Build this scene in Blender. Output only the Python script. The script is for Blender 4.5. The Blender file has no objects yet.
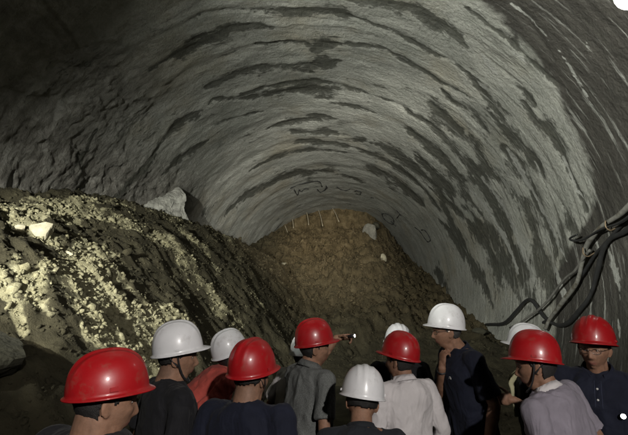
import bpy, bmesh
from mathutils import Vector, Matrix, Euler, Quaternion
import math, random
import numpy as np
from math import radians, sin, cos, pi, hypot

# ------------------------------------------------------------------ noise
def _hash(ix, iy, iz, seed):
    h = (ix.astype(np.int64)*374761393 + iy.astype(np.int64)*668265263 + iz.astype(np.int64)*2147483647 + seed*974634777) & 0xffffffff
    h = ((h ^ (h >> 13))*1274126177) & 0xffffffff
    h = ((h ^ (h >> 16))*2246822519) & 0xffffffff
    h = h ^ (h >> 15)
    return (h & 0xffffff)/float(0xffffff)

def vnoise(p, seed=0):
    """value noise in -1..1 at an (n,3) array of points"""
    f = np.floor(p); t = p-f; t = t*t*t*(t*(t*6-15)+10)
    f = f.astype(np.int64); out = 0
    for dx in (0, 1):
        wx = t[:, 0] if dx else 1-t[:, 0]
        for dy in (0, 1):
            wy = t[:, 1] if dy else 1-t[:, 1]
            for dz in (0, 1):
                wz = t[:, 2] if dz else 1-t[:, 2]
                out = out+wx*wy*wz*_hash(f[:, 0]+dx, f[:, 1]+dy, f[:, 2]+dz, seed)
    return out*2-1

def fbm(p, octaves=4, seed=0, gain=.5, ridged=False):
    a = 1.; s = 0; tot = 0
    for o in range(octaves):
        n = vnoise(p*(2.03**o)+o*17.3, seed+o)
        if ridged: n = 1-2*np.abs(n)
        s = s+a*n; tot += a; a *= gain
    return s/tot

def cells(p, seed=0):
    """distance to the nearest feature point (clods), about 0..1"""
    f = np.floor(p).astype(np.int64); best = np.full(len(p), 9.)
    for dx in (-1, 0, 1):
        for dy in (-1, 0, 1):
            cx = f[:, 0]+dx; cy = f[:, 1]+dy; z = np.zeros_like(cx)
            fx = cx+_hash(cx, cy, z, seed); fy = cy+_hash(cx, cy, z, seed+7)
            best = np.minimum(best, np.hypot(p[:, 0]-fx, p[:, 1]-fy))
    return best

def facets(p, seed=0):
    """broken planes: every cell is a little tilted face, as in fractured rock"""
    f = np.floor(p).astype(np.int64); best = np.full(len(p), 99.); out = np.zeros(len(p))
    for dx in (-1, 0, 1):
        for dy in (-1, 0, 1):
            cx = f[:, 0]+dx; cy = f[:, 1]+dy; z = np.zeros_like(cx)
            fx = cx+_hash(cx, cy, z, seed); fy = cy+_hash(cx, cy, z, seed+7)
            ex, ey = p[:, 0]-fx, p[:, 1]-fy; d = ex*ex+ey*ey
            h = (_hash(cx, cy, z, seed+11)-.5)*1.0+ex*(_hash(cx, cy, z, seed+13)-.5)*2+ey*(_hash(cx, cy, z, seed+17)-.5)*2
            m = d < best; best = np.where(m, d, best); out = np.where(m, h, out)
    return out

def sstep(a, b, x):
    t = np.clip((x-a)/(b-a), 0, 1); return t*t*(3-2*t)

# ------------------------------------------------------------------ tunnel shape (metres, tunnel runs along +Y)
CZ = 1.9
def R_at(y):
    return np.clip(5.5-1.5*(np.asarray(y, float)-10)/15, 3.9, 5.5)
def centre_x(y):
    return -.256*R_at(y)

def muck_base(x, y):
    """height of the muck: a heap along the left wall and a slope up to the heading"""
    xt = np.interp(y, [0, 3, 8, 17, 22], [-1.7, -1.75, -1.7, -.45, -.2])
    Hp = np.interp(y, [-1, 2, 5, 8, 11, 16, 19, 24], [0, 2.0, 3.6, 4.0, 4.5, 4.2, 2.9, 2.9])
    s = np.maximum(xt-x, 0)
    pile = Hp*np.tanh(s/3.1)
    F = np.interp(y, [9, 11, 13, 17, 20, 23, 24.2, 26, 30], [0, .25, .9, 2.0, 3.2, 4.7, 6.2, 7.5, 8.])
    fr = np.interp(y, [9, 11, 13, 14.6, 17, 20, 23.4, 27.9, 30], [.2, .5, .62, .75, 1.3, 2.0, 2.9, 4.5, 7.])
    k = sstep(.3, 3.0, x)
    face = F*(1-k)+fr*k
    m = np.maximum(pile, face)
    return m + .12*np.exp(-((pile-face)/.35)**2)*(m > .05)

def muck(x, y, detail=True):
    z = muck_base(x, y)
    p = np.stack([x, y, np.zeros_like(x)], 1)
    k = sstep(0, .5, z)
    # gullies running down the heap (on the face the slope length, not the plan length, sets the grain)
    yy = np.where(y > 11, 11+(y-11)*.55, y); x, y0, y = x, y, yy
    p = np.stack([x, y, np.zeros_like(x)], 1)
    z = z + k*.20*fbm(np.stack([x*.55+y*.25, y*.9-x*.3, p[:, 2]], 1), 3, 11)
    z = z + k*.14*fbm(p*1.7, 3, 21, ridged=True)
    z = z + k*sstep(11, 15, y0)*(.16*fbm(p*2.6, 3, 25, ridged=True)+.10*fbm(p*6, 2, 27))
    if detail:
        z = z + k*.05*fbm(p*7, 3, 31)
        c = cells(p*5.5, 3); z = z + k*.085*(.45-np.clip(c, 0, .9))*(.5+.5*vnoise(p*1.3, 5))
        c = cells(p*13, 9); z = z + k*.036*(.45-np.clip(c, 0, .9))
    return z-.04*(1-k)
WET_STREAKS = [([(2.133, 8.73), (2.087, 8.74), (1.985, 8.84), (1.882, 8.74), (1.775, 8.55), (1.688, 8.62), (1.628, 8.77)], 0.145), ([(1.858, 7.89), (1.771, 7.98), (1.661, 8.14), (1.599, 8.26), (1.434, 8.23), (1.381, 8.27), (1.285, 8.37), (1.191, 8.41), (1.088, 8.55), (1.005, 8.62), (0.924, 8.51), (0.845, 8.61)], 0.118), ([(1.708, 9.31), (1.608, 9.42), (1.523, 9.46), (1.489, 9.63)], 0.133), ([(2.003, 10.46), (1.969, 10.43), (1.862, 10.36), (1.729, 10.31), (1.595, 10.4), (1.499, 10.39)], 0.138), ([(1.598, 10.5), (1.543, 10.68), (1.512, 10.79)], 0.193), ([(2.104, 11.22), (2.061, 11.11), (2.012, 10.98), (1.915, 11.37), (1.773, 11.26), (1.646, 11.25), (1.517, 11.22), (1.459, 11.29), (1.27, 11.44), (1.066, 11.45)], 0.108), ([(1.898, 11.44), (1.792, 11.66), (1.66, 11.64), (1.529, 11.77)], 0.23), ([(1.286, 7.73), (1.2, 7.64), (1.112, 7.53), (1.037, 7.68), (0.962, 7.63), (0.916, 7.79)], 0.15), ([(1.325, 9.34), (1.19, 9.2), (1.09, 9.37), (1.01, 9.44), (0.931, 9.48), (0.806, 9.29)], 0.111), ([(1.474, 9.73), (1.421, 9.52), (1.378, 9.43)], 0.155), ([(1.513, 10.42), (1.45, 10.39), (1.385, 10.19)], 0.204), ([(1.55, 11.57), (1.481, 11.71), (1.413, 11.56)], 0.258), ([(1.066, 11.45), (1.005, 11.62), (0.903, 11.56), (0.748, 11.76), (0.6, 12.08)], 0.203), ([(1.552, 12.1), (1.418, 12.08), (1.278, 12.36)], 0.095), ([(0.92, 9.76), (0.856, 9.98), (0.779, 9.74), (0.666, 9.94)], 0.165), ([(1.432, 12.29), (1.278, 12.36), (1.193, 12.39)], 0.129), ([(1.578, 13.14), (1.432, 13.28)], 0.111), ([(1.7, 14.14), (1.608, 14.33), (1.393, 14.39)], 0.303), ([(1.348, 14.7), (1.28, 14.68), (1.185, 14.5), (1.043, 14.51), (0.905, 14.6), (0.771, 14.77), (0.57, 14.74), (0.461, 14.31)], 0.362), ([(1.694, 14.95), (1.56, 15.16), (1.33, 15.42), (1.159, 15.53), (1.013, 15.74), (0.86, 15.74), (0.597, 15.93)], 0.255), ([(1.144, 16.78), (1.003, 16.92), (0.858, 16.97), (0.662, 17.04)], 0.426), ([(0.974, 12.57), (0.841, 12.66), (0.682, 12.71), (0.54, 13.18), (0.423, 12.98)], 0.349), ([(0.921, 13.72), (0.772, 13.98), (0.628, 14.01), (0.559, 14.26)], 0.374), ([(0.932, 10.64), (0.8, 10.95), (0.703, 10.82), (0.603, 10.98)], 0.25), ([(0.706, 9.2), (0.599, 9.28), (0.504, 9.03), (0.407, 9.0), (0.293, 8.8), (0.165, 8.77)], 0.241), ([(0.637, 8.05), (0.566, 8.12), (0.511, 7.93), (0.441, 8.0), (0.366, 8.13), (0.259, 8.08)], 0.124), ([(0.719, 10.81), (0.552, 11.12), (0.448, 10.79), (0.333, 10.32), (0.188, 10.42), (0.007, 10.18)], 0.31), ([(0.565, 9.83), (0.413, 9.85), (0.314, 9.79), (0.135, 9.62)], 0.263), ([(0.651, 11.67), (0.52, 11.79), (0.394, 11.79), (0.178, 11.8), (-0.017, 11.35)], 0.405), ([(0.944, 6.88), (0.853, 6.96), (0.789, 6.96), (0.72, 7.03), (0.629, 6.96), (0.584, 6.88)], 0.082), ([(0.849, 6.14), (0.782, 6.33), (0.729, 6.47), (0.66, 6.57)], 0.104), ([(0.687, 7.79), (0.625, 7.82)], 0.103), ([(0.854, 8.58), (0.746, 8.86), (0.669, 9.06)], 0.132), ([(0.505, 13.91), (0.371, 13.36), (0.165, 12.47), (-0.054, 11.71)], 0.421), ([(0.506, 16.56), (0.184, 15.28), (-0.015, 14.1), (-0.106, 13.53)], 0.188), ([(0.444, 14.24), (0.248, 13.43), (0.04, 12.91)], 0.272), ([(0.144, 19.89), (-0.075, 17.98)], 0.304), ([(0.634, 14.98), (0.428, 15.65), (0.161, 15.05), (-0.059, 13.71)], 0.234), ([(0.213, 8.64), (0.096, 8.59), (-0.033, 8.57)], 0.251), ([(0.21, 9.25), (0.068, 9.37), (-0.072, 9.33)], 0.221), ([(2.091, 12.1), (1.997, 12.23), (1.83, 12.42)], 0.096), ([(1.526, 13.48), (1.646, 13.42), (1.837, 13.54)], 0.116), ([(2.496, 12.18), (2.319, 12.36), (2.174, 12.53)], 0.13), ([(2.119, 15.76), (1.83, 15.65), (1.576, 15.87), (1.392, 16.03)], 0.16), ([(2.163, 17.94), (1.885, 17.84), (1.541, 18.24), (1.273, 18.85)], 0.282), ([(2.523, 17.16), (2.246, 17.38), (2.05, 17.76)], 0.258), ([(2.355, 11.22), (2.186, 11.13), (2.033, 11.11)], 0.132), ([(2.796, 10.84), (2.653, 11.1), (2.486, 11.41), (2.355, 11.22)], 0.079), ([(2.579, 9.01), (2.597, 9.35), (2.638, 9.49), (2.71, 9.43)], 0.055), ([(2.464, 9.09), (2.555, 9.24), (2.723, 9.14)], 0.053)]
PALE_STREAKS = [([(0.839, 6.28), (0.779, 6.27), (0.702, 6.34)], 0.025), ([(0.669, 6.34), (0.593, 6.48), (0.495, 6.6)], 0.028), ([(0.639, 5.83), (0.594, 5.99)], 0.022), ([(0.8, 7.1), (0.71, 7.13)], 0.027), ([(0.857, 7.69), (0.769, 7.95)], 0.052), ([(0.465, 9.07), (0.357, 9.11), (0.298, 9.04)], 0.052), ([(0.563, 9.74), (0.43, 9.83), (0.316, 9.73), (0.178, 9.49), (0.096, 9.32)], 0.079), ([(0.525, 11.66), (0.362, 11.39), (0.196, 11.26), (0.035, 10.86)], 0.108), ([(0.538, 12.69), (0.423, 12.34), (0.232, 12.05), (0.093, 11.78)], 0.127), ([(0.428, 8.07), (0.319, 8.17), (0.254, 7.93)], 0.041), ([(0.133, 7.79), (0.044, 7.63), (-0.027, 7.59)], 0.05), ([(0.168, 8.07), (0.075, 8.0)], 0.041), ([(0.764, 8.6), (0.809, 8.59)], 0.047), ([(0.206, 9.98), (0.051, 9.78), (-0.039, 9.52)], 0.101), ([(-0.084, 7.7), (-0.165, 7.6)], 0.05)]
LIT_DRY_PATCHES = [([(-5.06, 6.03), (-5.3, 7.07), (-5.53, 8.83), (-5.72, 10.36)], 0.2), ([(-5.72, 10.36), (-4.95, 10.92), (-5.61, 15.72), (-3.87, 13.04)], 0.22), ([(-4.73, 5.97), (-4.41, 6.14), (-3.97, 6.08), (-3.38, 5.51), (-3.03, 5.22)], 0.12), ([(-3.94, 5.72), (-3.73, 5.06), (-3.55, 4.7)], 0.06), ([(-4.14, 6.98), (-3.68, 5.89), (-3.29, 6.25), (-3.01, 6.18), (-2.51, 5.47)], 0.2), ([(-4.59, 8.96), (-4.05, 9.25), (-3.47, 9.23), (-2.92, 9.22), (-2.53, 9.38)], 0.25), ([(-4.43, 10.65), (-3.7, 10.78), (-2.99, 10.18), (-2.54, 9.81)], 0.15), ([(-2.72, 7.32), (-3.01, 7.19), (-3.05, 6.56)], 0.1), ([(-4.01, 13.15), (-3.46, 12.67), (-3.09, 12.03)], 0.1), ([(-2.7, 10.84), (-2.26, 11.13), (-1.8, 10.67)], 0.1), ([(-3.98, 4.96), (-3.54, 4.76), (-3.29, 4.69)], 0.05), ([(-2.86, 5.11), (-2.7, 5.45), (-2.53, 5.52)], 0.11), ([(-3.94, 4.7), (-3.67, 4.56), (-3.37, 4.42)], 0.04)]
CABLES = [('thick', [(3.821, 6.413, 3.123), (3.831, 6.715, 3.079), (3.864, 7.206, 2.961), (3.878, 7.725, 2.837), (3.908, 8.076, 2.672), (3.931, 8.384, 2.382), (3.96, 8.741, 1.982), (3.95, 9.347, 1.654), (3.918, 9.836, 1.315), (3.865, 10.039, 1.097)], 0.055, 1), ('dark', [(3.909, 6.613, 2.849), (3.935, 6.951, 2.792), (3.948, 7.411, 2.707), (3.963, 7.767, 2.514), (3.988, 7.989, 2.23), (4.005, 8.278, 1.898), (3.989, 8.651, 1.576), (3.967, 9.197, 1.287), (3.949, 9.746, 1.184), (3.934, 10.226, 1.328), (3.919, 10.746, 1.6), (3.892, 11.093, 1.632), (3.82, 11.604, 1.328), (3.726, 12.353, 1.005), (3.6, 13.484, 0.855)], 0.052, 0), ('dark', [(3.912, 6.599, 2.959), (3.941, 7.154, 2.862), (3.969, 7.731, 2.609), (3.997, 8.246, 2.375), (4.016, 8.903, 1.981), (4.016, 9.454, 1.689), (3.985, 9.953, 1.327), (3.93, 10.294, 1.198)], 0.036, 0), ('grey', [(3.906, 8.023, 2.566), (3.92, 8.562, 2.283), (3.939, 9.026, 2.13), (3.924, 9.719, 1.779), (3.855, 10.439, 1.398), (3.766, 11.075, 1.156), (3.69, 11.711, 0.939)], 0.032, 1), ('dark', [(3.797, 6.307, 2.996), (3.796, 6.752, 2.913), (3.808, 7.313, 2.853), (3.829, 7.994, 2.766), (3.831, 8.543, 2.785), (3.806, 8.21, 2.858)], 0.024, 1)]
MARKS = {'ring_text': [[(1.9241, 19.542), (1.9265, 20.2879), (1.8816, 19.7672)], [(1.8816, 19.7672), (1.8743, 20.0808), (1.8235, 19.8737), (1.7961, 19.9741)], [(1.951, 19.2277), (1.8476, 19.1853), (1.6749, 19.2695), (1.6547, 20.0207)], [(1.711, 20.2174), (1.6935, 20.7195), (1.6486, 20.613), (1.6086, 20.2245), (1.612, 19.9139)], [(1.6352, 20.4932), (1.6153, 20.067)], [(1.5048, 20.0845), (1.4795, 20.4996), (1.4176, 20.5618), (1.3743, 20.307)], [(1.3124, 20.7436), (1.2692, 20.7382), (1.2592, 20.374), (1.3018, 20.255), (1.3226, 20.4599)], [(1.1489, 20.5984), (1.116, 20.5585)]], 'q_mark': [[(0.9853, 22.4019), (0.9414, 21.9412), (0.8629, 21.7829), (0.8213, 22.1506), (0.8138, 22.7693), (0.8786, 23.122), (0.9437, 22.9533), (0.9853, 22.4019)], [(0.8519, 22.5578), (0.7709, 22.6472)]], 'x_mark': [[(0.8504, 20.2271), (0.79, 20.4266)], [(0.8091, 21.3012), (0.804, 20.4158)]], 'b_mark': [[(0.6064, 19.9887), (0.5459, 19.7009), (0.4652, 19.582), (0.4229, 19.4021), (0.4205, 18.8865), (0.4669, 18.7882), (0.5235, 18.9255), (0.5468, 19.456)]]}
random.seed(4); rng = np.random.default_rng(4)
sc = bpy.context.scene
COL = sc.collection

# ------------------------------------------------------------------ materials
def new_mat(name):
    m = bpy.data.materials.new(name); m.use_nodes = True
    nt = m.node_tree; b = nt.nodes['Principled BSDF']
    return m, nt, b
def N(nt, t, **kw):
    n = nt.nodes.new(t)
    for k, v in kw.items():
        if k in n.inputs and not hasattr(n, k): n.inputs[k].default_value = v
        else: setattr(n, k, v)
    return n
def noise(nt, vec, scale, detail=5, rough=.55, dist=0.):
    n = nt.nodes.new('ShaderNodeTexNoise'); n.inputs['Scale'].default_value = scale
    n.inputs['Detail'].default_value = detail; n.inputs['Roughness'].default_value = rough
    n.inputs['Distortion'].default_value = dist
    if vec is not None: nt.links.new(vec, n.inputs['Vector'])
    return n.outputs['Fac']
def ramp(nt, fac, stops, interp='LINEAR'):
    r = nt.nodes.new('ShaderNodeValToRGB'); cr = r.color_ramp; cr.interpolation = interp
    while len(cr.elements) < len(stops): cr.elements.new(.5)
    for e, (p, c) in zip(cr.elements, stops):
        e.position = p; e.color = (c, c, c, 1) if isinstance(c, (int, float)) else (*c, 1)
    nt.links.new(fac, r.inputs['Fac']); return r.outputs['Color']
def mix(nt, fac, a, b, mode='MIX'):
    m = nt.nodes.new('ShaderNodeMix'); m.data_type = 'RGBA'; m.blend_type = mode
    for s, v in ((0, fac), (6, a), (7, b)):
        if isinstance(v, (int, float)): m.inputs[s].default_value = v
        elif isinstance(v, tuple): m.inputs[s].default_value = (*v, 1)
        else: nt.links.new(v, m.inputs[s])
    return m.outputs[2]
def math_(nt, op, a, b=None, clamp=False):
    m = nt.nodes.new('ShaderNodeMath'); m.operation = op; m.use_clamp = clamp
    for s, v in ((0, a), (1, b)):
        if v is None: continue
        if isinstance(v, (int, float)): m.inputs[s].default_value = v
        else: nt.links.new(v, m.inputs[s])
    return m.outputs[0]
def bump(nt, b, h, strength=.4, dist=.02, prev=None):
    n = nt.nodes.new('ShaderNodeBump'); n.inputs['Strength'].default_value = strength; n.inputs['Distance'].default_value = dist
    nt.links.new(h, n.inputs['Height'])
    if prev is not None: nt.links.new(prev, n.inputs['Normal'])
    nt.links.new(n.outputs[0], b.inputs['Normal']); return n.outputs[0]
def coords(nt, kind='Object', scale=(1, 1, 1)):
    t = nt.nodes.new('ShaderNodeTexCoord'); m = nt.nodes.new('ShaderNodeMapping')
    m.inputs['Scale'].default_value = scale; nt.links.new(t.outputs[kind], m.inputs['Vector']); return m.outputs[0]
def attr(nt, name):
    a = nt.nodes.new('ShaderNodeAttribute'); a.attribute_name = name; return a.outputs['Fac']

def simple(name, col, rough=.6, metal=0., var=.15, nscale=20, bstr=.15, bdist=.004, coat=0., spec=.5, noise_dirt=None):
    m, nt, b = new_mat(name); v = coords(nt)
    n = noise(nt, v, nscale)
    lo = tuple(c*(1-var) for c in col); hi = tuple(min(1, c*(1+var)) for c in col)
    c = ramp(nt, n, [(.3, lo), (.7, hi)])
    if noise_dirt:
        d = ramp(nt, noise(nt, v, noise_dirt[0], 6, .6), [(noise_dirt[1], 0.), (noise_dirt[1]+.12, 1.)])
        c = mix(nt, d, c, noise_dirt[2])
    nt.links.new(c, b.inputs['Base Color'])
    b.inputs['Roughness'].default_value = rough; b.inputs['Metallic'].default_value = metal
    b.inputs['Coat Weight'].default_value = coat; b.inputs['Specular IOR Level'].default_value = spec
    if bstr: bump(nt, b, noise(nt, v, nscale*3), bstr, bdist)
    return m

def wall_material():
    m, nt, b = new_mat('shotcrete')
    uv = coords(nt, 'UV'); ob = coords(nt)
    wet, pale, rock, dark = (attr(nt, k) for k in ('wet', 'pale', 'rock', 'dark'))
    base = ramp(nt, noise(nt, ob, 1.3, 8, .6), [(.3, (.28, .285, .25)), (.55, (.36, .36, .32)), (.75, (.44, .435, .385))])
    fine = ramp(nt, noise(nt, ob, 22, 6, .7), [(.3, .72), (.7, 1.14)])
    base = mix(nt, 1., base, fine, 'MULTIPLY')
    uvs = coords(nt, 'UV', (.45, 1.8, 1))
    st = ramp(nt, noise(nt, uvs, 1.3, 9, .66, .4), [(.30, .78), (.5, 1.), (.70, 1.10)])
    base = mix(nt, .75, base, st, 'MULTIPLY')
    # warm stains
    base = mix(nt, ramp(nt, noise(nt, ob, .7, 4), [(.5, 0.), (.7, .5)]), base, (.27, .235, .16))
    # rock of the left wall
    rk = ramp(nt, noise(nt, ob, 2.6, 8, .7, .6), [(.3, (.075, .068, .058)), (.5, (.17, .16, .14)), (.72, (.31, .30, .27))])
    base = mix(nt, rock, base, rk)
    # dark wet streaks with ragged borders
    n1 = noise(nt, coords(nt, 'UV', (1.0, 1.9, 1)), 2.4, 10, .72, .5)
    n2 = noise(nt, coords(nt, 'UV', (.30, 1.25, 1)), 1.5, 9, .66, .3)
    wet = math_(nt, 'MAXIMUM', wet, math_(nt, 'MULTIPLY', math_(nt, 'SUBTRACT', n2, .54), 3.6))
    lines = ramp(nt, noise(nt, coords(nt, 'UV', (.5, 3.2, 1)), 2.0, 10, .74, .5), [(.60, 0.), (.66, .7)])
    base = mix(nt, lines, base, (.09, .09, .075))
    n3 = noise(nt, coords(nt, 'UV', (.7, 1.4, 1)), 9, 8, .75)
    n4 = noise(nt, coords(nt, 'UV', (.8, .8, 1)), .9, 5, .6)
    k = math_(nt, 'ADD', wet, math_(nt, 'MULTIPLY', math_(nt, 'SUBTRACT', n1, .5), 2.1))
    k = math_(nt, 'ADD', k, math_(nt, 'MULTIPLY', math_(nt, 'SUBTRACT', n3, .5), 1.6))
    k = math_(nt, 'ADD', k, math_(nt, 'MULTIPLY', math_(nt, 'SUBTRACT', n4, .50), 2.3))
    wm = ramp(nt, k, [(.43, 0.), (.70, 1.)])
    wc = ramp(nt, noise(nt, ob, 9, 6), [(.35, (.040, .041, .033)), (.7, (.082, .082, .066))])
    base = mix(nt, math_(nt, 'MULTIPLY', wm, .88), base, wc)
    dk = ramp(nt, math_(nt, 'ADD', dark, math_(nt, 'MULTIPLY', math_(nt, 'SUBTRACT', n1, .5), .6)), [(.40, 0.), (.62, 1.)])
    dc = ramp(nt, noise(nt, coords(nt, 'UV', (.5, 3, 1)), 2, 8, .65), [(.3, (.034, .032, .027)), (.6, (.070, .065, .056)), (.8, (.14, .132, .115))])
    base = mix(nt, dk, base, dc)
    drip = attr(nt, 'drip')
    f1 = noise(nt, coords(nt, 'UV', (.22, 3.4, 1)), 2.6, 6, .6, .3)
    pl = math_(nt, 'MULTIPLY', drip, ramp(nt, f1, [(.58, 0.), (.66, .8)])); base = mix(nt, pl, base, (.33, .33, .30))
    pd = math_(nt, 'MULTIPLY', drip, ramp(nt, f1, [(.36, .75), (.44, 0.)])); base = mix(nt, pd, base, (.075, .072, .06))
    pk = ramp(nt, math_(nt, 'ADD', pale, math_(nt, 'MULTIPLY', math_(nt, 'SUBTRACT', noise(nt, uv, 9, 5), .5), 1.4)), [(.5, 0.), (.75, 1.)])
    base = mix(nt, math_(nt, 'MULTIPLY', pk, .95), base, (.36, .36, .33))
    nt.links.new(base, b.inputs['Base Color'])
    rg = mix(nt, math_(nt, 'MULTIPLY', math_(nt, 'MAXIMUM', wm, dk), .6), (.92, .92, .92), (.55, .55, .55))
    nt.links.new(rg, b.inputs['Roughness'])
    b.inputs['Specular IOR Level'].default_value = .3
    h = math_(nt, 'SUBTRACT', math_(nt, 'ADD', noise(nt, ob, 14, 8, .65), math_(nt, 'MULTIPLY', noise(nt, uvs, 3, 8, .6), .8)), math_(nt, 'MULTIPLY', wm, .25))
    bump(nt, b, h, .75, .06)
    return m

def soil_material(name, stones=False):
    m, nt, b = new_mat(name); ob = coords(nt)
    lit_dry = attr(nt, 'lit_dry'); warm = attr(nt, 'warm')
    wetc = ramp(nt, noise(nt, ob, 2.2, 8, .62), [(.3, (.026, .023, .013)), (.55, (.050, .044, .026)), (.75, (.088, .078, .047))])
    lit_dryc = ramp(nt, noise(nt, ob, 9, 8, .7), [(.3, (.13, .118, .068)), (.5, (.265, .243, .15)), (.72, (.40, .375, .25))])
    brn = ramp(nt, noise(nt, ob, 2.6, 9, .7), [(.3, (.055, .042, .022)), (.52, (.17, .125, .064)), (.72, (.29, .225, .13))])
    n = noise(nt, ob, 3.2, 8, .7)
    k = ramp(nt, math_(nt, 'ADD', lit_dry, math_(nt, 'MULTIPLY', math_(nt, 'SUBTRACT', n, .5), 1.5)), [(.38, 0.), (.6, 1.)])
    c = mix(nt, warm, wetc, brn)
    c = mix(nt, k, c, lit_dryc)
    nt.links.new(c, b.inputs['Base Color']); b.inputs['Roughness'].default_value = .95
    b.inputs['Specular IOR Level'].default_value = .2
    bump(nt, b, math_(nt, 'ADD', noise(nt, ob, 16, 9, .7), math_(nt, 'MULTIPLY', noise(nt, ob, 60, 5, .7), .4)), .8, .05)
    return m

# ------------------------------------------------------------------ mesh helpers
def tag(o, label=None, cat=None, group=None, kind=None):
    if label: o['label'] = label
    if cat: o['category'] = cat
    if group: o['group'] = group
    if kind: o['kind'] = kind
    return o
def link(o, parent=None):
    COL.objects.link(o)
    if parent is not None: o.parent = parent
    return o
def empty(name, loc=(0, 0, 0), rz=0):
    o = bpy.data.objects.new(name, None); o.location = loc; o.rotation_euler = (0, 0, rz); o.empty_display_size = .2
    return link(o)
def mesh_obj(name, V, F, mat, parent=None, smooth=True):
    me = bpy.data.meshes.new(name); me.from_pydata([tuple(v) for v in V], [], [tuple(f) for f in F]); me.update()
    if smooth: me.polygons.foreach_set('use_smooth', [True]*len(me.polygons))
    me.materials.append(mat); o = bpy.data.objects.new(name, me); return link(o, parent)
def grid_mesh(name, P, mat, uv=None, attrs=None, parent=None, flip=False):
    """P: (rows, cols, 3)"""
    r, c = P.shape[:2]; me = bpy.data.meshes.new(name)
    i = np.arange(r*c).reshape(r, c)
    q = np.stack([i[:-1, :-1], i[:-1, 1:], i[1:, 1:], i[1:, :-1]], -1).reshape(-1, 4)
    if flip: q = q[:, ::-1]
    me.vertices.add(r*c); me.vertices.foreach_set('co', P.reshape(-1).astype(np.float32))
    me.loops.add(q.size); me.loops.foreach_set('vertex_index', q.reshape(-1).astype(np.int32))
    me.polygons.add(len(q)); me.polygons.foreach_set('loop_start', np.arange(0, q.size, 4, dtype=np.int32))
    me.polygons.foreach_set('loop_total', np.full(len(q), 4, np.int32))
    me.update(calc_edges=True); me.polygons.foreach_set('use_smooth', [True]*len(q))
    if uv is not None:
        l = me.uv_layers.new(name='UVMap'); l.data.foreach_set('uv', uv.reshape(-1, 2)[q.reshape(-1)].reshape(-1).astype(np.float32))
    for k, a in (attrs or {}).items():
        at = me.attributes.new(k, 'FLOAT', 'POINT'); at.data.foreach_set('value', a.reshape(-1).astype(np.float32))
    me.materials.append(mat); o = bpy.data.objects.new(name, me); return link(o, parent)

def catmull(pts, n=8):
    P = [np.array(p, float) for p in pts]; P = [2*P[0]-P[1]]+P+[2*P[-1]-P[-2]]; out = []
    for i in range(1, len(P)-2):
        for k in range(n):
            t = k/n; a, b, c, d = P[i-1:i+3]
            out.append(.5*((2*b)+(-a+c)*t+(2*a-5*b+4*c-d)*t*t+(-a+3*b-3*c+d)*t**3))
    out.append(P[-2]); return out
def tube_data(pts, rad, n=10, cap=True, flat=1.):
    pts = [Vector(p) for p in pts]; V = []; F = []
    rr = rad if hasattr(rad, '__len__') else [rad]*len(pts); up = None
    for i, p in enumerate(pts):
        t = (pts[min(i+1, len(pts)-1)]-pts[max(i-1, 0)]).normalized()
        if up is None: up = t.orthogonal().normalized()
        up = (up-t*up.dot(t)).normalized(); s = t.cross(up)
        for k in range(n):
            a = 2*pi*k/n; V.append(p+(up*cos(a)+s*sin(a)*flat)*rr[i])
    for i in range(len(pts)-1):
        for k in range(n):
            k2 = (k+1) % n; F.append((i*n+k, i*n+k2, (i+1)*n+k2, (i+1)*n+k))
    if cap: F.append(tuple(range(n))[::-1]); F.append(tuple((len(pts)-1)*n+k for k in range(n)))
    return V, F
def merge(*parts):
    V = []; F = []
    for v, f in parts:
        o = len(V); V += [tuple(x) for x in v]; F += [tuple(i+o for i in q) for q in f]
    return V, F
def tube(name, pts, rad, mat, parent=None, n=10, flat=1.):
    return mesh_obj(name, *tube_data(pts, rad, n, flat=flat), mat, parent)
def box_data(c, s, R=None, bev=.0):
    bm = bmesh.new(); bmesh.ops.create_cube(bm, size=1)
    for v in bm.verts: v.co = Vector((v.co.x*s[0], v.co.y*s[1], v.co.z*s[2]))
    if bev: bmesh.ops.bevel(bm, geom=list(bm.edges), offset=bev, segments=2, affect='EDGES')
    M = (R or Matrix.Identity(3))
    V = [tuple(M @ v.co+Vector(c)) for v in bm.verts]; F = [tuple(v.index for v in f.verts) for f in bm.faces]
    bm.free(); return V, F
def rock_data(c, s, seed=0, sub=3, amp=.35, rot=0., cuts=7):
    """an angular stone: a sphere cut by random planes and roughened"""
    bm = bmesh.new(); bmesh.ops.create_icosphere(bm, subdivisions=sub, radius=1)
    V = np.array([v.co[:] for v in bm.verts]); F = [tuple(v.index for v in f.verts) for f in bm.faces]; bm.free()
    r = np.random.default_rng(seed)
    for _ in range(cuts):
        n = r.normal(size=3); n /= np.linalg.norm(n); d = r.uniform(.45, .8)
        k = V@n-d; V = V-np.outer(np.maximum(k, 0), n)*.92
    V = V*(1+amp*.25*fbm(V*2.2+seed, 3, seed)[:, None])
    V = V*np.array(s); ca, sa = cos(rot), sin(rot)
    V = V@np.array([[ca, sa, 0], [-sa, ca, 0], [0, 0, 1]])+np.array(c)
    return [tuple(v) for v in V], F

# ------------------------------------------------------------------ lining
M_WALL = wall_material(); M_SOIL = soil_material('wet_muck')
M_STONE = simple('pale_stone', (.34, .31, .22), .9, var=.25, nscale=9, bstr=.5, bdist=.02)
M_ROCKW = simple('wall_rock', (.27, .265, .235), .9, var=.45, nscale=5, bstr=.9, bdist=.05)
M_DARKROCK = simple('dark_stone', (.05, .047, .03), .9, var=.3, nscale=6, bstr=.6, bdist=.03)

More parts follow.
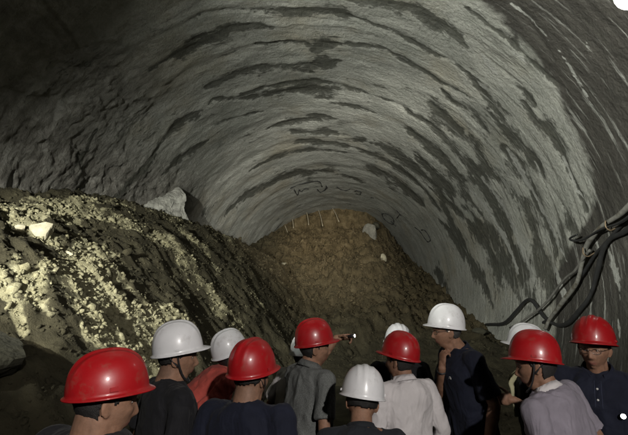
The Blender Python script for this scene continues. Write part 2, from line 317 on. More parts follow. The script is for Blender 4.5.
M_GREYST = simple('grey_stone', (.21, .20, .165), .9, var=.35, nscale=5, bstr=.8, bdist=.04)
def streak_mask(th, y, table, grow=1.):
    out = np.zeros_like(th)
    for pl, w in table:
        hw = w*grow; n = len(pl)
        t = np.array([p[0] for p in pl]); yy = np.array([p[1] for p in pl])
        # parametrise every streak by angle, or by segment where it doubles back
        R = float(R_at(yy.mean()))
        sel = (th > t.min()-.12) & (th < t.max()+.12) & (y > yy.min()-3*hw) & (y < yy.max()+3*hw)
        if not sel.any(): continue
        a = th[sel]*R; b = y[sel]; best = np.full(a.shape, 9.)
        L = [0.]
        for i in range(n-1): L.append(L[-1]+hypot((t[i+1]-t[i])*R, yy[i+1]-yy[i]))
        for i in range(n-1):
            ax, ay, bx, by = t[i]*R, yy[i], t[i+1]*R, yy[i+1]
            dx, dy = bx-ax, by-ay; q = max(dx*dx+dy*dy, 1e-9)
            u = np.clip(((a-ax)*dx+(b-ay)*dy)/q, 0, 1)
            d = np.hypot((a-ax-u*dx)*.8, b-ay-u*dy)
            s = (L[i]+u*(L[i+1]-L[i]))/max(L[-1], 1e-6)
            if i == 0: vary = fbm(np.stack([a*1.1, b*.8, a*0+3.7*yy[0]], 1), 4, 501, .65); jog = .45*hw*fbm(np.stack([a*2.3, a*0, a*0+yy[0]], 1), 3, 503)
            ww = hw*(.45+.55*np.sin(pi*np.clip(s, .02, .98)))*np.clip(1.0+1.35*vary, .2, 2.1)
            d = np.abs(d+jog)
            best = np.minimum(best, d/ww)
        out[sel] = np.maximum(out[sel], np.clip(1.05-.55*best, 0, 1))
    return out

def relief(T, Y, wet, rock):
    R = R_at(Y); arc = R*T; deg = np.degrees(T)
    n3 = np.stack([arc, Y, np.zeros_like(arc)], -1).reshape(-1, 3)
    q = lambda *s: (n3*np.array([s[0], s[1], 1]))
    # relief: lips between the sprayed rings, lumps, fractured left wall
    lips = fbm(q(.22, 2.0), 4, 41, ridged=True).reshape(Y.shape)
    lump = fbm(q(1.1, 1.5), 4, 51).reshape(Y.shape)
    fine = fbm(q(6, 9), 3, 61).reshape(Y.shape)
    frac = fbm(np.stack([arc*1.2+Y*.5, Y*1.4-arc*.4, arc*0], -1).reshape(-1, 3), 5, 71, .55, True).reshape(Y.shape)
    blk = fbm(q(.6, .55), 3, 81).reshape(Y.shape)
    flat = 1-.6*(1-rock)*sstep(80, 60, deg)
    d = (.026*lips+.050*lump+.010*fine)*flat
    w2 = np.stack([arc*.9+Y*.55, (Y*.75-arc*.5)*1.0, arc*0], -1).reshape(-1, 3)+.35*fbm(q(1.3, 1.3), 3, 401)[:, None]
    fc = (.09*facets(w2*.75, 5)+.055*facets(w2*1.9, 6)+.04*facets(w2*4.8, 7)+.018*facets(w2*11, 8)).reshape(Y.shape)
    grain = fbm(q(14, 16), 2, 421, .7).reshape(Y.shape)
    d = d+.009*grain+.020*sstep(80, 120, deg)*frac*(1-rock)
    d = d+rock*(.02*frac+.03*blk+.015*fine+.5*fc)
    d = d-.03*np.clip(wet*1.4-.4, 0, 1)*(1-rock)      # sprayed coat missing on the wet streaks
    d = np.where(Y < 0, d*.5, d)
    return d

def build_lining():
    rows = [-12.]
    while rows[-1] < 29.5:
        y = rows[-1]; rows.append(y+(.16 if y < 1.5 else (.035+max(0, y-3)**2/2500*.7)))
    y = np.array(rows); th = np.linspace(radians(-31), radians(212), 560)
    Y, T = np.meshgrid(y, th, indexing='ij'); R = R_at(Y)
    arc = R*T; n3 = np.stack([arc, Y, np.zeros_like(arc)], -1).reshape(-1, 3)
    q = lambda *s: (n3*np.array([s[0], s[1], 1]))
    wet = streak_mask(T.reshape(-1), Y.reshape(-1), WET_STREAKS, 1.18).reshape(Y.shape)
    pale = streak_mask(T.reshape(-1), Y.reshape(-1), PALE_STREAKS, 1.5).reshape(Y.shape)
    deg = np.degrees(T)
    wob = .35*fbm(q(1.1, .2), 3, 91).reshape(Y.shape)
    rock = sstep(128, 150, deg)*(1-sstep(13.5, 17, Y+2*wob)); rock = np.maximum(rock, .8*sstep(112, 130, deg)*(1-sstep(8.5, 11.5, Y)))
    drip = sstep(62, 40, deg)*(1-sstep(10.5, 14, Y))*.9+.10
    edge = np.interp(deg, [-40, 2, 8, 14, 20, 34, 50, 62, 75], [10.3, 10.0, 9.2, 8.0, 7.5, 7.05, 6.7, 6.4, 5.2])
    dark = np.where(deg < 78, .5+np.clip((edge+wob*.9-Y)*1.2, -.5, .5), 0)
    d = relief(T, Y, wet, rock)
    Rr = R-d
    cx = -.256*R
    P = np.stack([cx+Rr*np.cos(T), Y, CZ+Rr*np.sin(T)], -1)
    uv = np.stack([arc, Y], -1)
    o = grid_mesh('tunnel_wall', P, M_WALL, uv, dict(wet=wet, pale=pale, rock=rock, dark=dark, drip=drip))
    tag(o, 'curved grey sprayed concrete tunnel lining with dark wet ring streaks', 'tunnel lining', kind='structure')
    return o
build_lining()

# ------------------------------------------------------------------ muck and floor
def patch_mask(x, y):  # pale dry soil runs, with the heap's lit patches painted in
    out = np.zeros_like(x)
    for pl, w in LIT_DRY_PATCHES:
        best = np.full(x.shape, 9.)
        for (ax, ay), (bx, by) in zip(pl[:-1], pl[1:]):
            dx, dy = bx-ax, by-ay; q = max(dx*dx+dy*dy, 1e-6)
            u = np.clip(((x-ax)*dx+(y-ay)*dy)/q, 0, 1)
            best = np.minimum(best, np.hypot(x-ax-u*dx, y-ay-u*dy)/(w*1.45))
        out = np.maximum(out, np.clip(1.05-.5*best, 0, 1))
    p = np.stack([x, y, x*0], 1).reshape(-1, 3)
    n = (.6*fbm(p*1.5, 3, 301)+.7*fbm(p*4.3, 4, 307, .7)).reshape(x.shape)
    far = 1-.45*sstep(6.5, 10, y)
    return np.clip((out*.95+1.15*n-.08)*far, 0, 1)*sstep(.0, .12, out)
def warm_mask(x, y): return np.clip(.30*sstep(11, 15, y)*sstep(-4.6, -2.6, x)+1.0*np.exp(-((x+1.6)/2.2)**2-((y-23)/4.6)**2), 0, 1)  # browner face soil, with its lit patch near the crown painted in
def build_muck():
    ys = [1.2]
    while ys[-1] < 29: ys.append(ys[-1]+.028+max(0, ys[-1]-4)*.0042)
    ys = np.array(ys); u = np.linspace(0, 1, 420)
    Y, U = np.meshgrid(ys, u, indexing='ij'); R = R_at(Y)
    X = -.256*R-R-.5+(2*R+1.0)*U
    Z = muck(X.reshape(-1), Y.reshape(-1)).reshape(X.shape)
    lit_dry = patch_mask(X.reshape(-1), Y.reshape(-1)).reshape(X.shape)*.95
    o = grid_mesh('muck_slope', np.stack([X, Y, Z], -1), M_SOIL, attrs=dict(lit_dry=lit_dry, warm=warm_mask(X, Y)), flip=True)
    tag(o, 'steep heap of wet brown excavated soil filling the tunnel heading', 'soil slope', kind='structure')
    # floor behind and under the people
    gy = np.linspace(-12, 12, 240); gx = np.linspace(-7.2, 4.6, 160)
    GY, GX = np.meshgrid(gy, gx, indexing='ij')
    p = np.stack([GX.reshape(-1), GY.reshape(-1), np.zeros(GX.size)], 1)
    GZ = (.03*fbm(p*1.1, 4, 5)-.012*np.abs(fbm(p*5, 3, 6))-.008).reshape(GX.shape)
    o = grid_mesh('ground', np.stack([GX, GY, GZ], -1), M_SOIL, attrs=dict(lit_dry=GX*0, warm=GX*0), flip=True)
    tag(o, 'muddy tunnel floor under the group', 'ground', kind='structure')
build_muck()

def build_rubble():
    """crumbly clods lying on the heap, far too many to count"""
    base, bf = rock_data((0, 0, 0), (1, 1, 1), 3, 1, .6, cuts=5); base = np.array(base); bf = np.array(bf)
    n = 150000
    x = rng.uniform(-6.9, 3.8, n); y = 2.6+23*rng.random(n)**1.5
    zb = muck_base(x, y); pm = patch_mask(x, y)
    keep = (zb > .15) & (rng.random(n) < np.where(x > -1.2, .22, np.clip(.28+1.1*(pm-.25), .28, 1)))
    x, y, pm = x[keep], y[keep], pm[keep]; z = muck(x, y); n = len(x)
    s = .008+.034*rng.random(n)**4+.0016*y*rng.random(n)**2+.03*sstep(11, 16, y)*rng.random(n)**2; s *= .85+.3*pm
    big = rng.random(n) < .02; s[big] *= 2.2
    V = np.empty((n, len(base), 3))
    a = rng.uniform(0, 2*pi, n); tl = rng.uniform(-.6, .6, (n, 2))
    sc3 = s[:, None]*rng.uniform(.6, 1.3, (n, 3))
    B = base[None]*sc3[:, None, :]*rng.uniform(.85, 1.15, (n, len(base), 1))
    B[..., 2] += B[..., 0]*tl[:, None, 0]+B[..., 1]*tl[:, None, 1]
    V[..., 0] = B[..., 0]*np.cos(a)[:, None]-B[..., 1]*np.sin(a)[:, None]+x[:, None]
    V[..., 1] = B[..., 0]*np.sin(a)[:, None]+B[..., 1]*np.cos(a)[:, None]+y[:, None]
    V[..., 2] = B[..., 2]+z[:, None]+.02*s[:, None]
    F = (bf[None]+(np.arange(n)*len(base))[:, None, None]).reshape(-1, 3)
    me = bpy.data.meshes.new('rubble'); me.vertices.add(n*len(base)); me.vertices.foreach_set('co', V.reshape(-1).astype(np.float32))
    me.loops.add(F.size); me.loops.foreach_set('vertex_index', F.reshape(-1).astype(np.int32))
    me.polygons.add(len(F)); me.polygons.foreach_set('loop_start', np.arange(0, F.size, 3, dtype=np.int32)); me.polygons.foreach_set('loop_total', np.full(len(F), 3, np.int32))
    me.update(calc_edges=True)
    at = me.attributes.new('lit_dry', 'FLOAT', 'POINT'); dv = np.clip(pm*(.45+.6*rng.random(n))+.2*rng.random(n), 0, 1); at.data.foreach_set('value', np.repeat(dv, len(base)).astype(np.float32))
    at = me.attributes.new('warm', 'FLOAT', 'POINT'); at.data.foreach_set('value', np.repeat(warm_mask(x, y), len(base)).astype(np.float32))
    me.materials.append(M_SOIL); o = bpy.data.objects.new('rubble', me); link(o)
    tag(o, 'loose pale crumbs of broken soil scattered over the muck heap', 'rubble', kind='stuff')
build_rubble()

def rock(name, x, y, z, s, seed, mat, label, cat='rock', rot=0., sink=.3, cuts=7, sub=4, grp=None):
    if z is None: z = float(muck(np.array([x]), np.array([y]))[0])+s[2]*(1-sink)*.6
    o = mesh_obj(name, *rock_data((0, 0, 0), s, seed, sub, .35, rot, cuts), mat, smooth=False); o.location = (x, y, z)
    return tag(o, label, cat, grp)
rock('rock_slab', -4.50, 6.07, None, (.17, .10, .17), 11, M_STONE, 'pale angular slab standing near the top of the muck heap', rot=.5)
rock('stone', -4.74, 5.95, None, (.09, .08, .06), 12, M_STONE, 'small pale stone just beside the angular slab on the heap', 'stone')
rock('stone', -4.15, 6.2, None, (.07, .06, .05), 13, M_STONE, 'small pale stone right of the angular slab at the edge of shade', 'stone')
rock('boulder', -3.15, 3.75, None, (.34, .42, .26), 14, M_DARKROCK, 'dark broad boulder low on the heap beside the nearest red helmet', 'boulder', rot=.7)
rock('boulder', .66, 22.2, 4.40, (.44, .40, .56), 15, M_GREYST, 'pale grey boulder lodged high in the soil face under the arch', 'boulder', rot=.3)
rock('boulder', .98, 22.9, 4.9, (.22, .2, .26), 16, M_DARKROCK, 'dark stone wedged behind the pale boulder in the soil face', 'boulder')
rock('stone', 1.13, 19.9, None, (.20, .12, .24), 17, M_STONE, 'pale stone on the soil face below the lodged boulder', 'stone', rot=.8)
rock('stone', -3.0, 18.6, None, (.13, .1, .1), 19, M_STONE, 'small pale stone at the foot of the face behind the heap crest', 'stone')
# bright fractured block standing out of the left wall, with the hollow beside it
def block():
    P = [(-5.75, 12.1, 3.2), (-5.1, 12.5, 3.2), (-5.05, 13.3, 3.2), (-6.2, 13.6, 3.2)]
    bm = bmesh.new()
    lo = [(-6.6, 11.6, 3.3), (-5.45, 12.5, 3.3), (-5.1, 13.1, 3.3), (-6.6, 13.9, 3.3)]
    hi = [(-6.8, 11.9, 4.9), (-5.6, 12.8, 4.45), (-5.15, 13.05, 4.72), (-6.4, 13.8, 5.6)]
    a = [bm.verts.new(p) for p in lo]; b = [bm.verts.new(p) for p in hi]
    bm.faces.new(a[::-1]); bm.faces.new(b)
    for i in range(4): bm.faces.new((a[i], a[(i+1) % 4], b[(i+1) % 4], b[i]))
    bmesh.ops.subdivide_edges(bm, edges=list(bm.edges), cuts=14, use_grid_fill=True)
    V = np.array([v.co[:] for v in bm.verts]); F = [tuple(v.index for v in f.verts) for f in bm.faces]; bm.free()
    V = V+.13*np.stack([fbm(V*2.6+k*9, 4, 100+k) for k in range(3)], 1)+.035*np.stack([fbm(V*7+k*9, 2, 110+k, ridged=True) for k in range(3)], 1)
    o = mesh_obj('rock_block', V, F, M_ROCKW, smooth=False)
    tag(o, 'bright fractured rock block jutting from the left wall above the heap', 'rock block')
block()

# ------------------------------------------------------------------ cables on the right wall
M_BLK = simple('black_rubber', (.022, .022, .022), .55, var=.3, nscale=12)
M_GRYC = simple('grey_hose', (.17, .165, .145), .7, var=.3, nscale=8, noise_dirt=(6, .5, (.08, .07, .05)))
M_MUDC = simple('muddy_cable', (.13, .125, .11), .8, var=.3, nscale=8)
CL = ['thick muddy grey hose hanging down the right wall from the cable bundle', 'long black cable sagging in a loop low on the right wall down to the soil',
      'black cable running straight down inside the loop of the long cable', 'thin pale grey cable crossing diagonally in front of the thick hose', 'thin black cable tied round the bundle at the top of the right wall']
for (kind, pts, r, s), lab in zip(CABLES, CL):
    P = catmull(pts, 10); P = [Vector(p)+Vector((0, 0, .015*sin(i*.33))) for i, p in enumerate(P)]
    nm = 'hose' if kind == 'thick' else 'cable'
    o = tube(nm, P, [r*.72*(1+.12*sin(i*.21)) for i in range(len(P))], {'thick': M_GRYC, 'dark': M_BLK, 'grey': M_MUDC}[kind], n=12)
    tag(o, lab, nm, 'cables on the right wall')
# cable ties / hooks
M_STEEL = simple('rusty_steel', (.23, .17, .11), .6, .6, .3, 20)
M_STEELP = simple('dusty_steel_bar', (.42, .36, .25), .7, .1, .3, 20)
for i, (p, lab) in enumerate([((3.95, 7.25, 2.9), 'steel wall hook carrying the cable bundle near the right edge'), ((3.97, 8.05, 2.55), 'steel wall hook where the cables fan out')]):
    pts = [(p[0]+.3, p[1], p[2]+.02), (p[0]+.05, p[1], p[2]-.02), (p[0]-.09, p[1], p[2]-.09), (p[0]-.16, p[1], p[2]-.04), (p[0]-.16, p[1], p[2]+.06)]
    tag(tube('wall_hook', catmull(pts, 5), .011, M_STEEL), lab, 'hook', 'cable hooks')
# spoil lump at the foot of the right wall where the cable ends
for i, (x, y, s, sd) in enumerate([(3.45, 13.4, (.26, .34, .16), 31), (3.2, 12.7, (.16, .18, .09), 32)]):
    rock('soil_clod', x, y, None, s, sd, M_DARKROCK, ['dark soil lump where the black cable ends on the right', 'lower dark soil lump in front of the cable end', 'dark soil lump furthest back against the right wall', 'small dark soil lump left of the others by the right wall'][i], 'soil lump', rot=i)

# ------------------------------------------------------------------ steel spiles above the heading
SP = [((-3.90, 23.6, 5.30), (-3.42, 22.55, 4.40)), ((-3.42, 23.5, 5.55), (-3.20, 22.75, 4.83)), ((-2.66, 23.7, 5.86), (-2.42, 22.75, 4.98)),
      ((-2.04, 23.9, 5.98), (-1.70, 22.7, 4.90)), ((-1.30, 24.0, 6.08), (-.88, 22.7, 5.12))]
SL = ['long steel spile leftmost of those hanging from the crown over the face', 'shortest steel spile, second from left under the crown', 'middle steel spile of the five over the soil face',
      'long steel spile second from right over the soil face', 'steel spile rightmost of the five, nearest the pale boulder']
for (a, b), lab in zip(SP, SL):
    a = Vector(a); b = Vector(b); mid = (a+b)/2+Vector((.02, 0, .02))
    tag(tube('steel_spile', catmull([a, mid, b], 6), .026, M_STEELP, n=8), lab, 'steel bar', 'steel spiles above the heading')

# ------------------------------------------------------------------ sprayed survey marks
M_PAINT = simple('black_spray_paint', (.02, .02, .02), .8, var=.3, nscale=15, bstr=0)
ML = dict(ring_text=('row of black sprayed survey letters around the crown near the face', 'painted letters'),
          q_mark=('black sprayed looped mark like a letter Q right of the face', 'painted mark'),
          x_mark=('small black sprayed cross beside the looped mark', 'painted mark'),
          b_mark=('black sprayed letter b lowest on the right lining', 'painted mark'))
def wall_pt(th, y, off):
    r = float(R_at(y)); off = float(relief(np.array([[th]]), np.array([[y]]), np.zeros((1, 1)), np.zeros((1, 1)))[0, 0])+.012; return Vector((-.256*r+(r-off)*cos(th), y, CZ+(r-off)*sin(th)))
for k, strokes in MARKS.items():
    root = empty('painted_mark', wall_pt(*strokes[0][0], .13)); tag(root, *ML[k])
    for s in strokes:
        P = [wall_pt(t, y, .13) for t, y in s]; P = [Vector(p) for p in catmull(P, 4)]
        P = [p-root.location for p in P]
        mesh_obj('letter' if k == 'ring_text' else 'stroke', *tube_data(P, [.018+.008*sin(i*1.7) for i in range(len(P))], 6), M_PAINT, root)
# ================================================================== people
def skin_material():
    m, nt, b = new_mat('skin'); ob = coords(nt)
    c = ramp(nt, noise(nt, ob, 14, 5), [(.3, (.20, .105, .065)), (.7, (.31, .175, .115))])
    c = mix(nt, attr(nt, 'lip'), c, (.26, .10, .08))
    c = mix(nt, attr(nt, 'stubble'), c, (.09, .065, .05))
    nt.links.new(c, b.inputs['Base Color']); b.inputs['Roughness'].default_value = .62; b.inputs['Specular IOR Level'].default_value = .3
    c = mix(nt, .8, c, ramp(nt, noise(nt, ob, 55, 6, .7), [(.3, .72), (.7, 1.15)]), 'MULTIPLY'); nt.links.new(c, b.inputs['Base Color'])
    b.inputs['Subsurface Weight'].default_value = .08; b.inputs['Subsurface Radius'].default_value = (.01, .004, .002)
    bump(nt, b, noise(nt, ob, 130, 4), .35, .002); return m
def cloth(name, col, var=.18, scale=9., pattern=0):
    m, nt, b = new_mat(name); ob = coords(nt)
    c = ramp(nt, noise(nt, ob, scale, 5), [(.3, tuple(k*(1-var) for k in col)), (.7, tuple(k*(1+var) for k in col))])
    if pattern:
        w = nt.nodes.new('ShaderNodeTexNoise'); w.inputs['Scale'].default_value = 260; nt.links.new(coords(nt, 'Object', (1, 1, .5)), w.inputs['Vector'])
        c = mix(nt, .45, c, ramp(nt, w.outputs['Fac'], [(.4, tuple(k*.5 for k in col)), (.6, tuple(k*1.5 for k in col))]))
    nt.links.new(c, b.inputs['Base Color']); b.inputs['Roughness'].default_value = .85; b.inputs['Specular IOR Level'].default_value = .25
    b.inputs['Sheen Weight'].default_value = .03
    h = math_(nt, 'ADD', noise(nt, coords(nt, 'Object', (1, 1, .55)), 11, 3, .5, .8), math_(nt, 'MULTIPLY', noise(nt, ob, 340, 2), .06))
    bump(nt, b, h, .7, .03); return m
def helmet_mat(name, col):
    m, nt, b = new_mat(name); ob = coords(nt)
    c = ramp(nt, noise(nt, ob, 7, 6, .6), [(.3, tuple(k*.88 for k in col)), (.7, col)])
    dirt = ramp(nt, noise(nt, ob, 16, 8, .72), [(.54, 0.), (.74, .4)])
    c = mix(nt, dirt, c, (.16, .13, .09)); nt.links.new(c, b.inputs['Base Color'])
    nt.links.new(ramp(nt, noise(nt, ob, 11, 7, .7), [(.3, .28), (.7, .50)]), b.inputs['Roughness'])
    b.inputs['Coat Weight'].default_value = .22; b.inputs['Coat Roughness'].default_value = .16
    bump(nt, b, noise(nt, ob, 60, 4), .05, .002); return m
M_SKIN = skin_material()
M_RED = helmet_mat('red_helmet_plastic', (.36, .008, .011)); M_WHITE = helmet_mat('white_helmet_plastic', (.74, .74, .75))
M_HAIR = simple('black_hair', (.012, .011, .010), .6, var=.4, nscale=120, bstr=.8, bdist=.004)
M_HAIRG = simple('greying_hair', (.05, .048, .045), .6, var=.5, nscale=120, bstr=.8, bdist=.004)
M_EYE = simple('eyeball', (.30, .27, .24), .2, bstr=0, var=.02); M_IRIS = simple('dark_iris', (.02, .012, .008), .15, bstr=0)
M_BLKP = simple('black_plastic', (.02, .02, .021), .4, bstr=0); M_WHP = simple('white_webbing', (.55, .55, .53), .7, var=.2, nscale=40)
M_TROU = cloth('dark_trousers', (.03, .03, .034)); M_BOOT = simple('black_rubber_boot', (.02, .02, .02), .45, noise_dirt=(9, .5, (.12, .10, .06)))
M_METAL = simple('thin_metal', (.35, .33, .3), .25, 1., bstr=0)
def glass():
    m, nt, b = new_mat('spectacle_lens'); t = nt.nodes.new('ShaderNodeBsdfTransparent'); g = nt.nodes.new('ShaderNodeBsdfGlossy'); g.inputs['Roughness'].default_value = .05
    mx = nt.nodes.new('ShaderNodeMixShader'); mx.inputs[0].default_value = .06; nt.links.new(t.outputs[0], mx.inputs[1]); nt.links.new(g.outputs[0], mx.inputs[2])
    nt.links.new(mx.outputs[0], nt.nodes['Material Output'].inputs['Surface']); nt.nodes.remove(b); return m
M_LENS = glass()
def glow(name, col, s):
    m, nt, b = new_mat(name); b.inputs['Base Color'].default_value = (*col, 1); b.inputs['Emission Color'].default_value = (*col, 1)
    b.inputs['Emission Strength'].default_value = s; return m

def head_points(off=0., nu=72, nv=56):
    """the head as a deformed sphere: x right, y forward, z up, origin between the eyes and ears"""
    v, u = np.meshgrid(np.linspace(0.02, pi-.02, nv), np.linspace(0, 2*pi, nu, endpoint=False), indexing='ij')
    nx, ny, nz = np.sin(v)*np.sin(u), np.sin(v)*np.cos(u), np.cos(v)
    a, b, c = .077, .097, .122
    x, y, z = nx*a, ny*b, nz*c
    z = np.where(z > 0, z*.97, z)
    low = np.clip(-z/.12, 0, 1)
    x = x*(1-.34*low**1.6); y = np.where(y > 0, y*(1-.10*low), y*(1-.42*low**1.3))   # jaw and nape
    y = y+np.where(y > 0, .006*low, .02*low)
    g = lambda cx, cz, sx, sz: np.exp(-((x-cx)/sx)**2-((z-cz)/sz)**2)*(ny > 0)*np.clip(ny*2, 0, 1)
    d = .019*g(0, -.038, .014, .014)+.013*g(0, -.020, .011, .018)+.005*g(0, -.078, .034, .028)+.010*g(.012, -.043, .008, .008)+.010*g(-.012, -.043, .008, .008)
    d += .006*g(0, .024, .045, .010)-.013*g(.031, .000, .016, .011)-.013*g(-.031, .000, .016, .011)
    d += .006*g(.045, -.028, .018, .016)+.006*g(-.045, -.028, .018, .016)
    d += .008*g(0, -.068, .022, .006)+.008*g(0, -.079, .018, .006)-.004*g(0, -.0735, .024, .0025)-.004*g(0, -.092, .02, .006)+.010*g(0, -.107, .022, .014)
    y = y+d
    P = np.stack([x, y, z], -1); 
    if off:
        nrm = np.stack([nx, ny, nz], -1); P = P+nrm*off
    return P
def sphere_faces(nu, nv):
    F = []
    for i in range(nv-1):
        for j in range(nu): F.append((i*nu+j, i*nu+(j+1) % nu, (i+1)*nu+(j+1) % nu, (i+1)*nu+j))
    return F
def head_data(M):
    P = head_points(); nv, nu = P.shape[:2]; F = [f[::-1] for f in sphere_faces(nu, nv)]
    F.append(tuple(range(nu))); F.append(tuple((nv-1)*nu+j for j in range(nu))[::-1])
    return [M @ Vector(p) for p in P.reshape(-1, 3)], F
def ellip(c, r, M=None, nu=20, nv=12):
    V = []; c = Vector(c)
    for i in range(nv+1):
        for j in range(nu):
            v = pi*i/nv; u = 2*pi*j/nu
            V.append(c+(M or Matrix.Identity(3)) @ Vector((r[0]*sin(v)*cos(u), r[1]*sin(v)*sin(u), r[2]*cos(v))))
    return V, [(i*nu+j, (i+1)*nu+j, (i+1)*nu+(j+1) % nu, i*nu+(j+1) % nu) for i in range(nv) for j in range(nu)]
def capsule(a, b, ra, rb, n=14):
    """tapered limb with rounded ends"""
    a, b = Vector(a), Vector(b); t = (b-a); L = max(t.length, 1e-5); t = t/L; pts = []; rad = []
    for k in range(5): ang = pi/2*k/4; pts.append(a-t*ra*cos(ang)); rad.append(max(ra*sin(ang), 1e-4))
    for k in range(1, 5): pts.append(a+t*L*k/5); rad.append(ra+(rb-ra)*k/5)
    for k in range(5): ang = pi/2*k/4; pts.append(b+t*rb*sin(ang)); rad.append(max(rb*cos(ang), 1e-4))
    return tube_data(pts, rad, n)
def loft(secs, n=28):
    """secs: (centre, right, forward, half width, half depth)"""
    V = []; F = []
    for c, rt, fw, a, b in secs:
        for k in range(n):
            t = 2*pi*k/n; cx, sy = cos(t), sin(t); e = 2/2.4
            V.append(c+rt*(a*math.copysign(abs(cx)**e, cx))+fw*(b*math.copysign(abs(sy)**e, sy)))
    for i in range(len(secs)-1):
        for k in range(n): F.append((i*n+k, i*n+(k+1) % n, (i+1)*n+(k+1) % n, (i+1)*n+k))
    F.append(tuple(range(n))[::-1]); F.append(tuple((len(secs)-1)*n+k for k in range(n)))
    return V, F
def fuse(name, parts, voxel, mat, parent, smooth=6, wrinkle=None, seed=0):
    """merge overlapping closed shapes into ONE continuous skin"""
    V, F = merge(*parts); me = bpy.data.meshes.new(name); me.from_pydata(V, [], F); me.update()
    bm = bmesh.new(); bm.from_mesh(me); bmesh.ops.recalc_face_normals(bm, faces=bm.faces); bm.to_mesh(me); bm.free()
    o = bpy.data.objects.new(name, me); COL.objects.link(o)
    r = o.modifiers.new('r', 'REMESH'); r.mode = 'VOXEL'; r.voxel_size = voxel; r.use_smooth_shade = True
    s = o.modifiers.new('s', 'SMOOTH'); s.factor = .5; s.iterations = smooth
    dg = bpy.context.evaluated_depsgraph_get(); dg.update()
    m2 = bpy.data.meshes.new_from_object(o.evaluated_get(dg)); m2.name = name
    o.modifiers.clear(); o.data = m2; bpy.data.meshes.remove(me)
    m2.materials.clear(); m2.materials.append(mat)
    if wrinkle:
        n = len(m2.vertices); co = np.empty(n*3, np.float32); m2.vertices.foreach_get('co', co); co = co.reshape(-1, 3)
        no = np.empty(n*3, np.float32); m2.vertices.foreach_get('normal', no); no = no.reshape(-1, 3)
        p = co*np.array([9, 9, 6.])+seed*3.1
        w = fbm(p+1.2*fbm(p*.5, 2, 3)[:, None], 3, seed, ridged=True)*wrinkle+fbm(co*4.+seed, 2, seed+5)*wrinkle*1.4
        co = co+no*w[:, None]; m2.vertices.foreach_set('co', co.reshape(-1).astype(np.float32)); m2.update()
    m2.polygons.foreach_set('use_smooth', [True]*len(m2.polygons)); o.parent = parent; return o

def ik(S, W, l1, l2, pole):
    S, W, pole = Vector(S), Vector(W), Vector(pole); d = W-S; L = min(d.length, (l1+l2)*.995); u = d.normalized()
    W = S+u*L; a = (l1*l1-l2*l2+L*L)/(2*L); h = math.sqrt(max(l1*l1-a*a, 0)); q = pole-S; q = (q-u*q.dot(u)).normalized()
    return S+u*a+q*h, W
def hand_parts(W, d, n, curl, side, spread=.0, pointing=False):
    """palm, four separate fingers and a thumb; d towards the fingers, n out of the palm"""
    d = Vector(d).normalized(); n = Vector(n); n = (n-d*n.dot(d)).normalized(); s = d.cross(n)*side   # s towards the thumb
    parts = [capsule(W, W+d*.03, .024, .026), ]
    c = W+d*.058
    M = Matrix((s, d, n)).transposed()
    parts.append(ellip(c, (.041, .048, .016), M)); parts.append(ellip(c+d*.018, (.042, .034, .014), M))
    for i, (o, L, r) in enumerate([(.031, .070, .0088), (.0105, .078, .0090), (-.0105, .072, .0086), (-.031, .056, .0078)]):
        p = W+d*.092+s*o*1.02-d*abs(o-.005)*.15; a = 0.; cu = 0.12 if (pointing and i == 0) else curl[i] if hasattr(curl, '__len__') else curl*(1+.08*i)
        fd = (d+s*(o*spread*4)).normalized()
        for k, (fr, g) in enumerate([(.45, .75), (.31, 1.0), (.24, .8)]):
            a += cu*g; q = p+(fd*cos(a)+n*sin(a))*L*fr; parts.append(capsule(p, q, r*(1-.07*k), r*(1-.07*(k+1)), 10)); p = q
    p = W+d*.028+s*.026; t = (d*.62+s*.62+n*.35).normalized()
    for L, r, b in [(.040, .0125, 0.), (.033, .0105, .35), (.026, .0095, .35)]:
        t = (t+n*b*.5-s*b*.5+d*b*.3).normalized(); q = p+t*L; parts.append(capsule(p, q, r, r*.9, 10)); p = q
    return parts

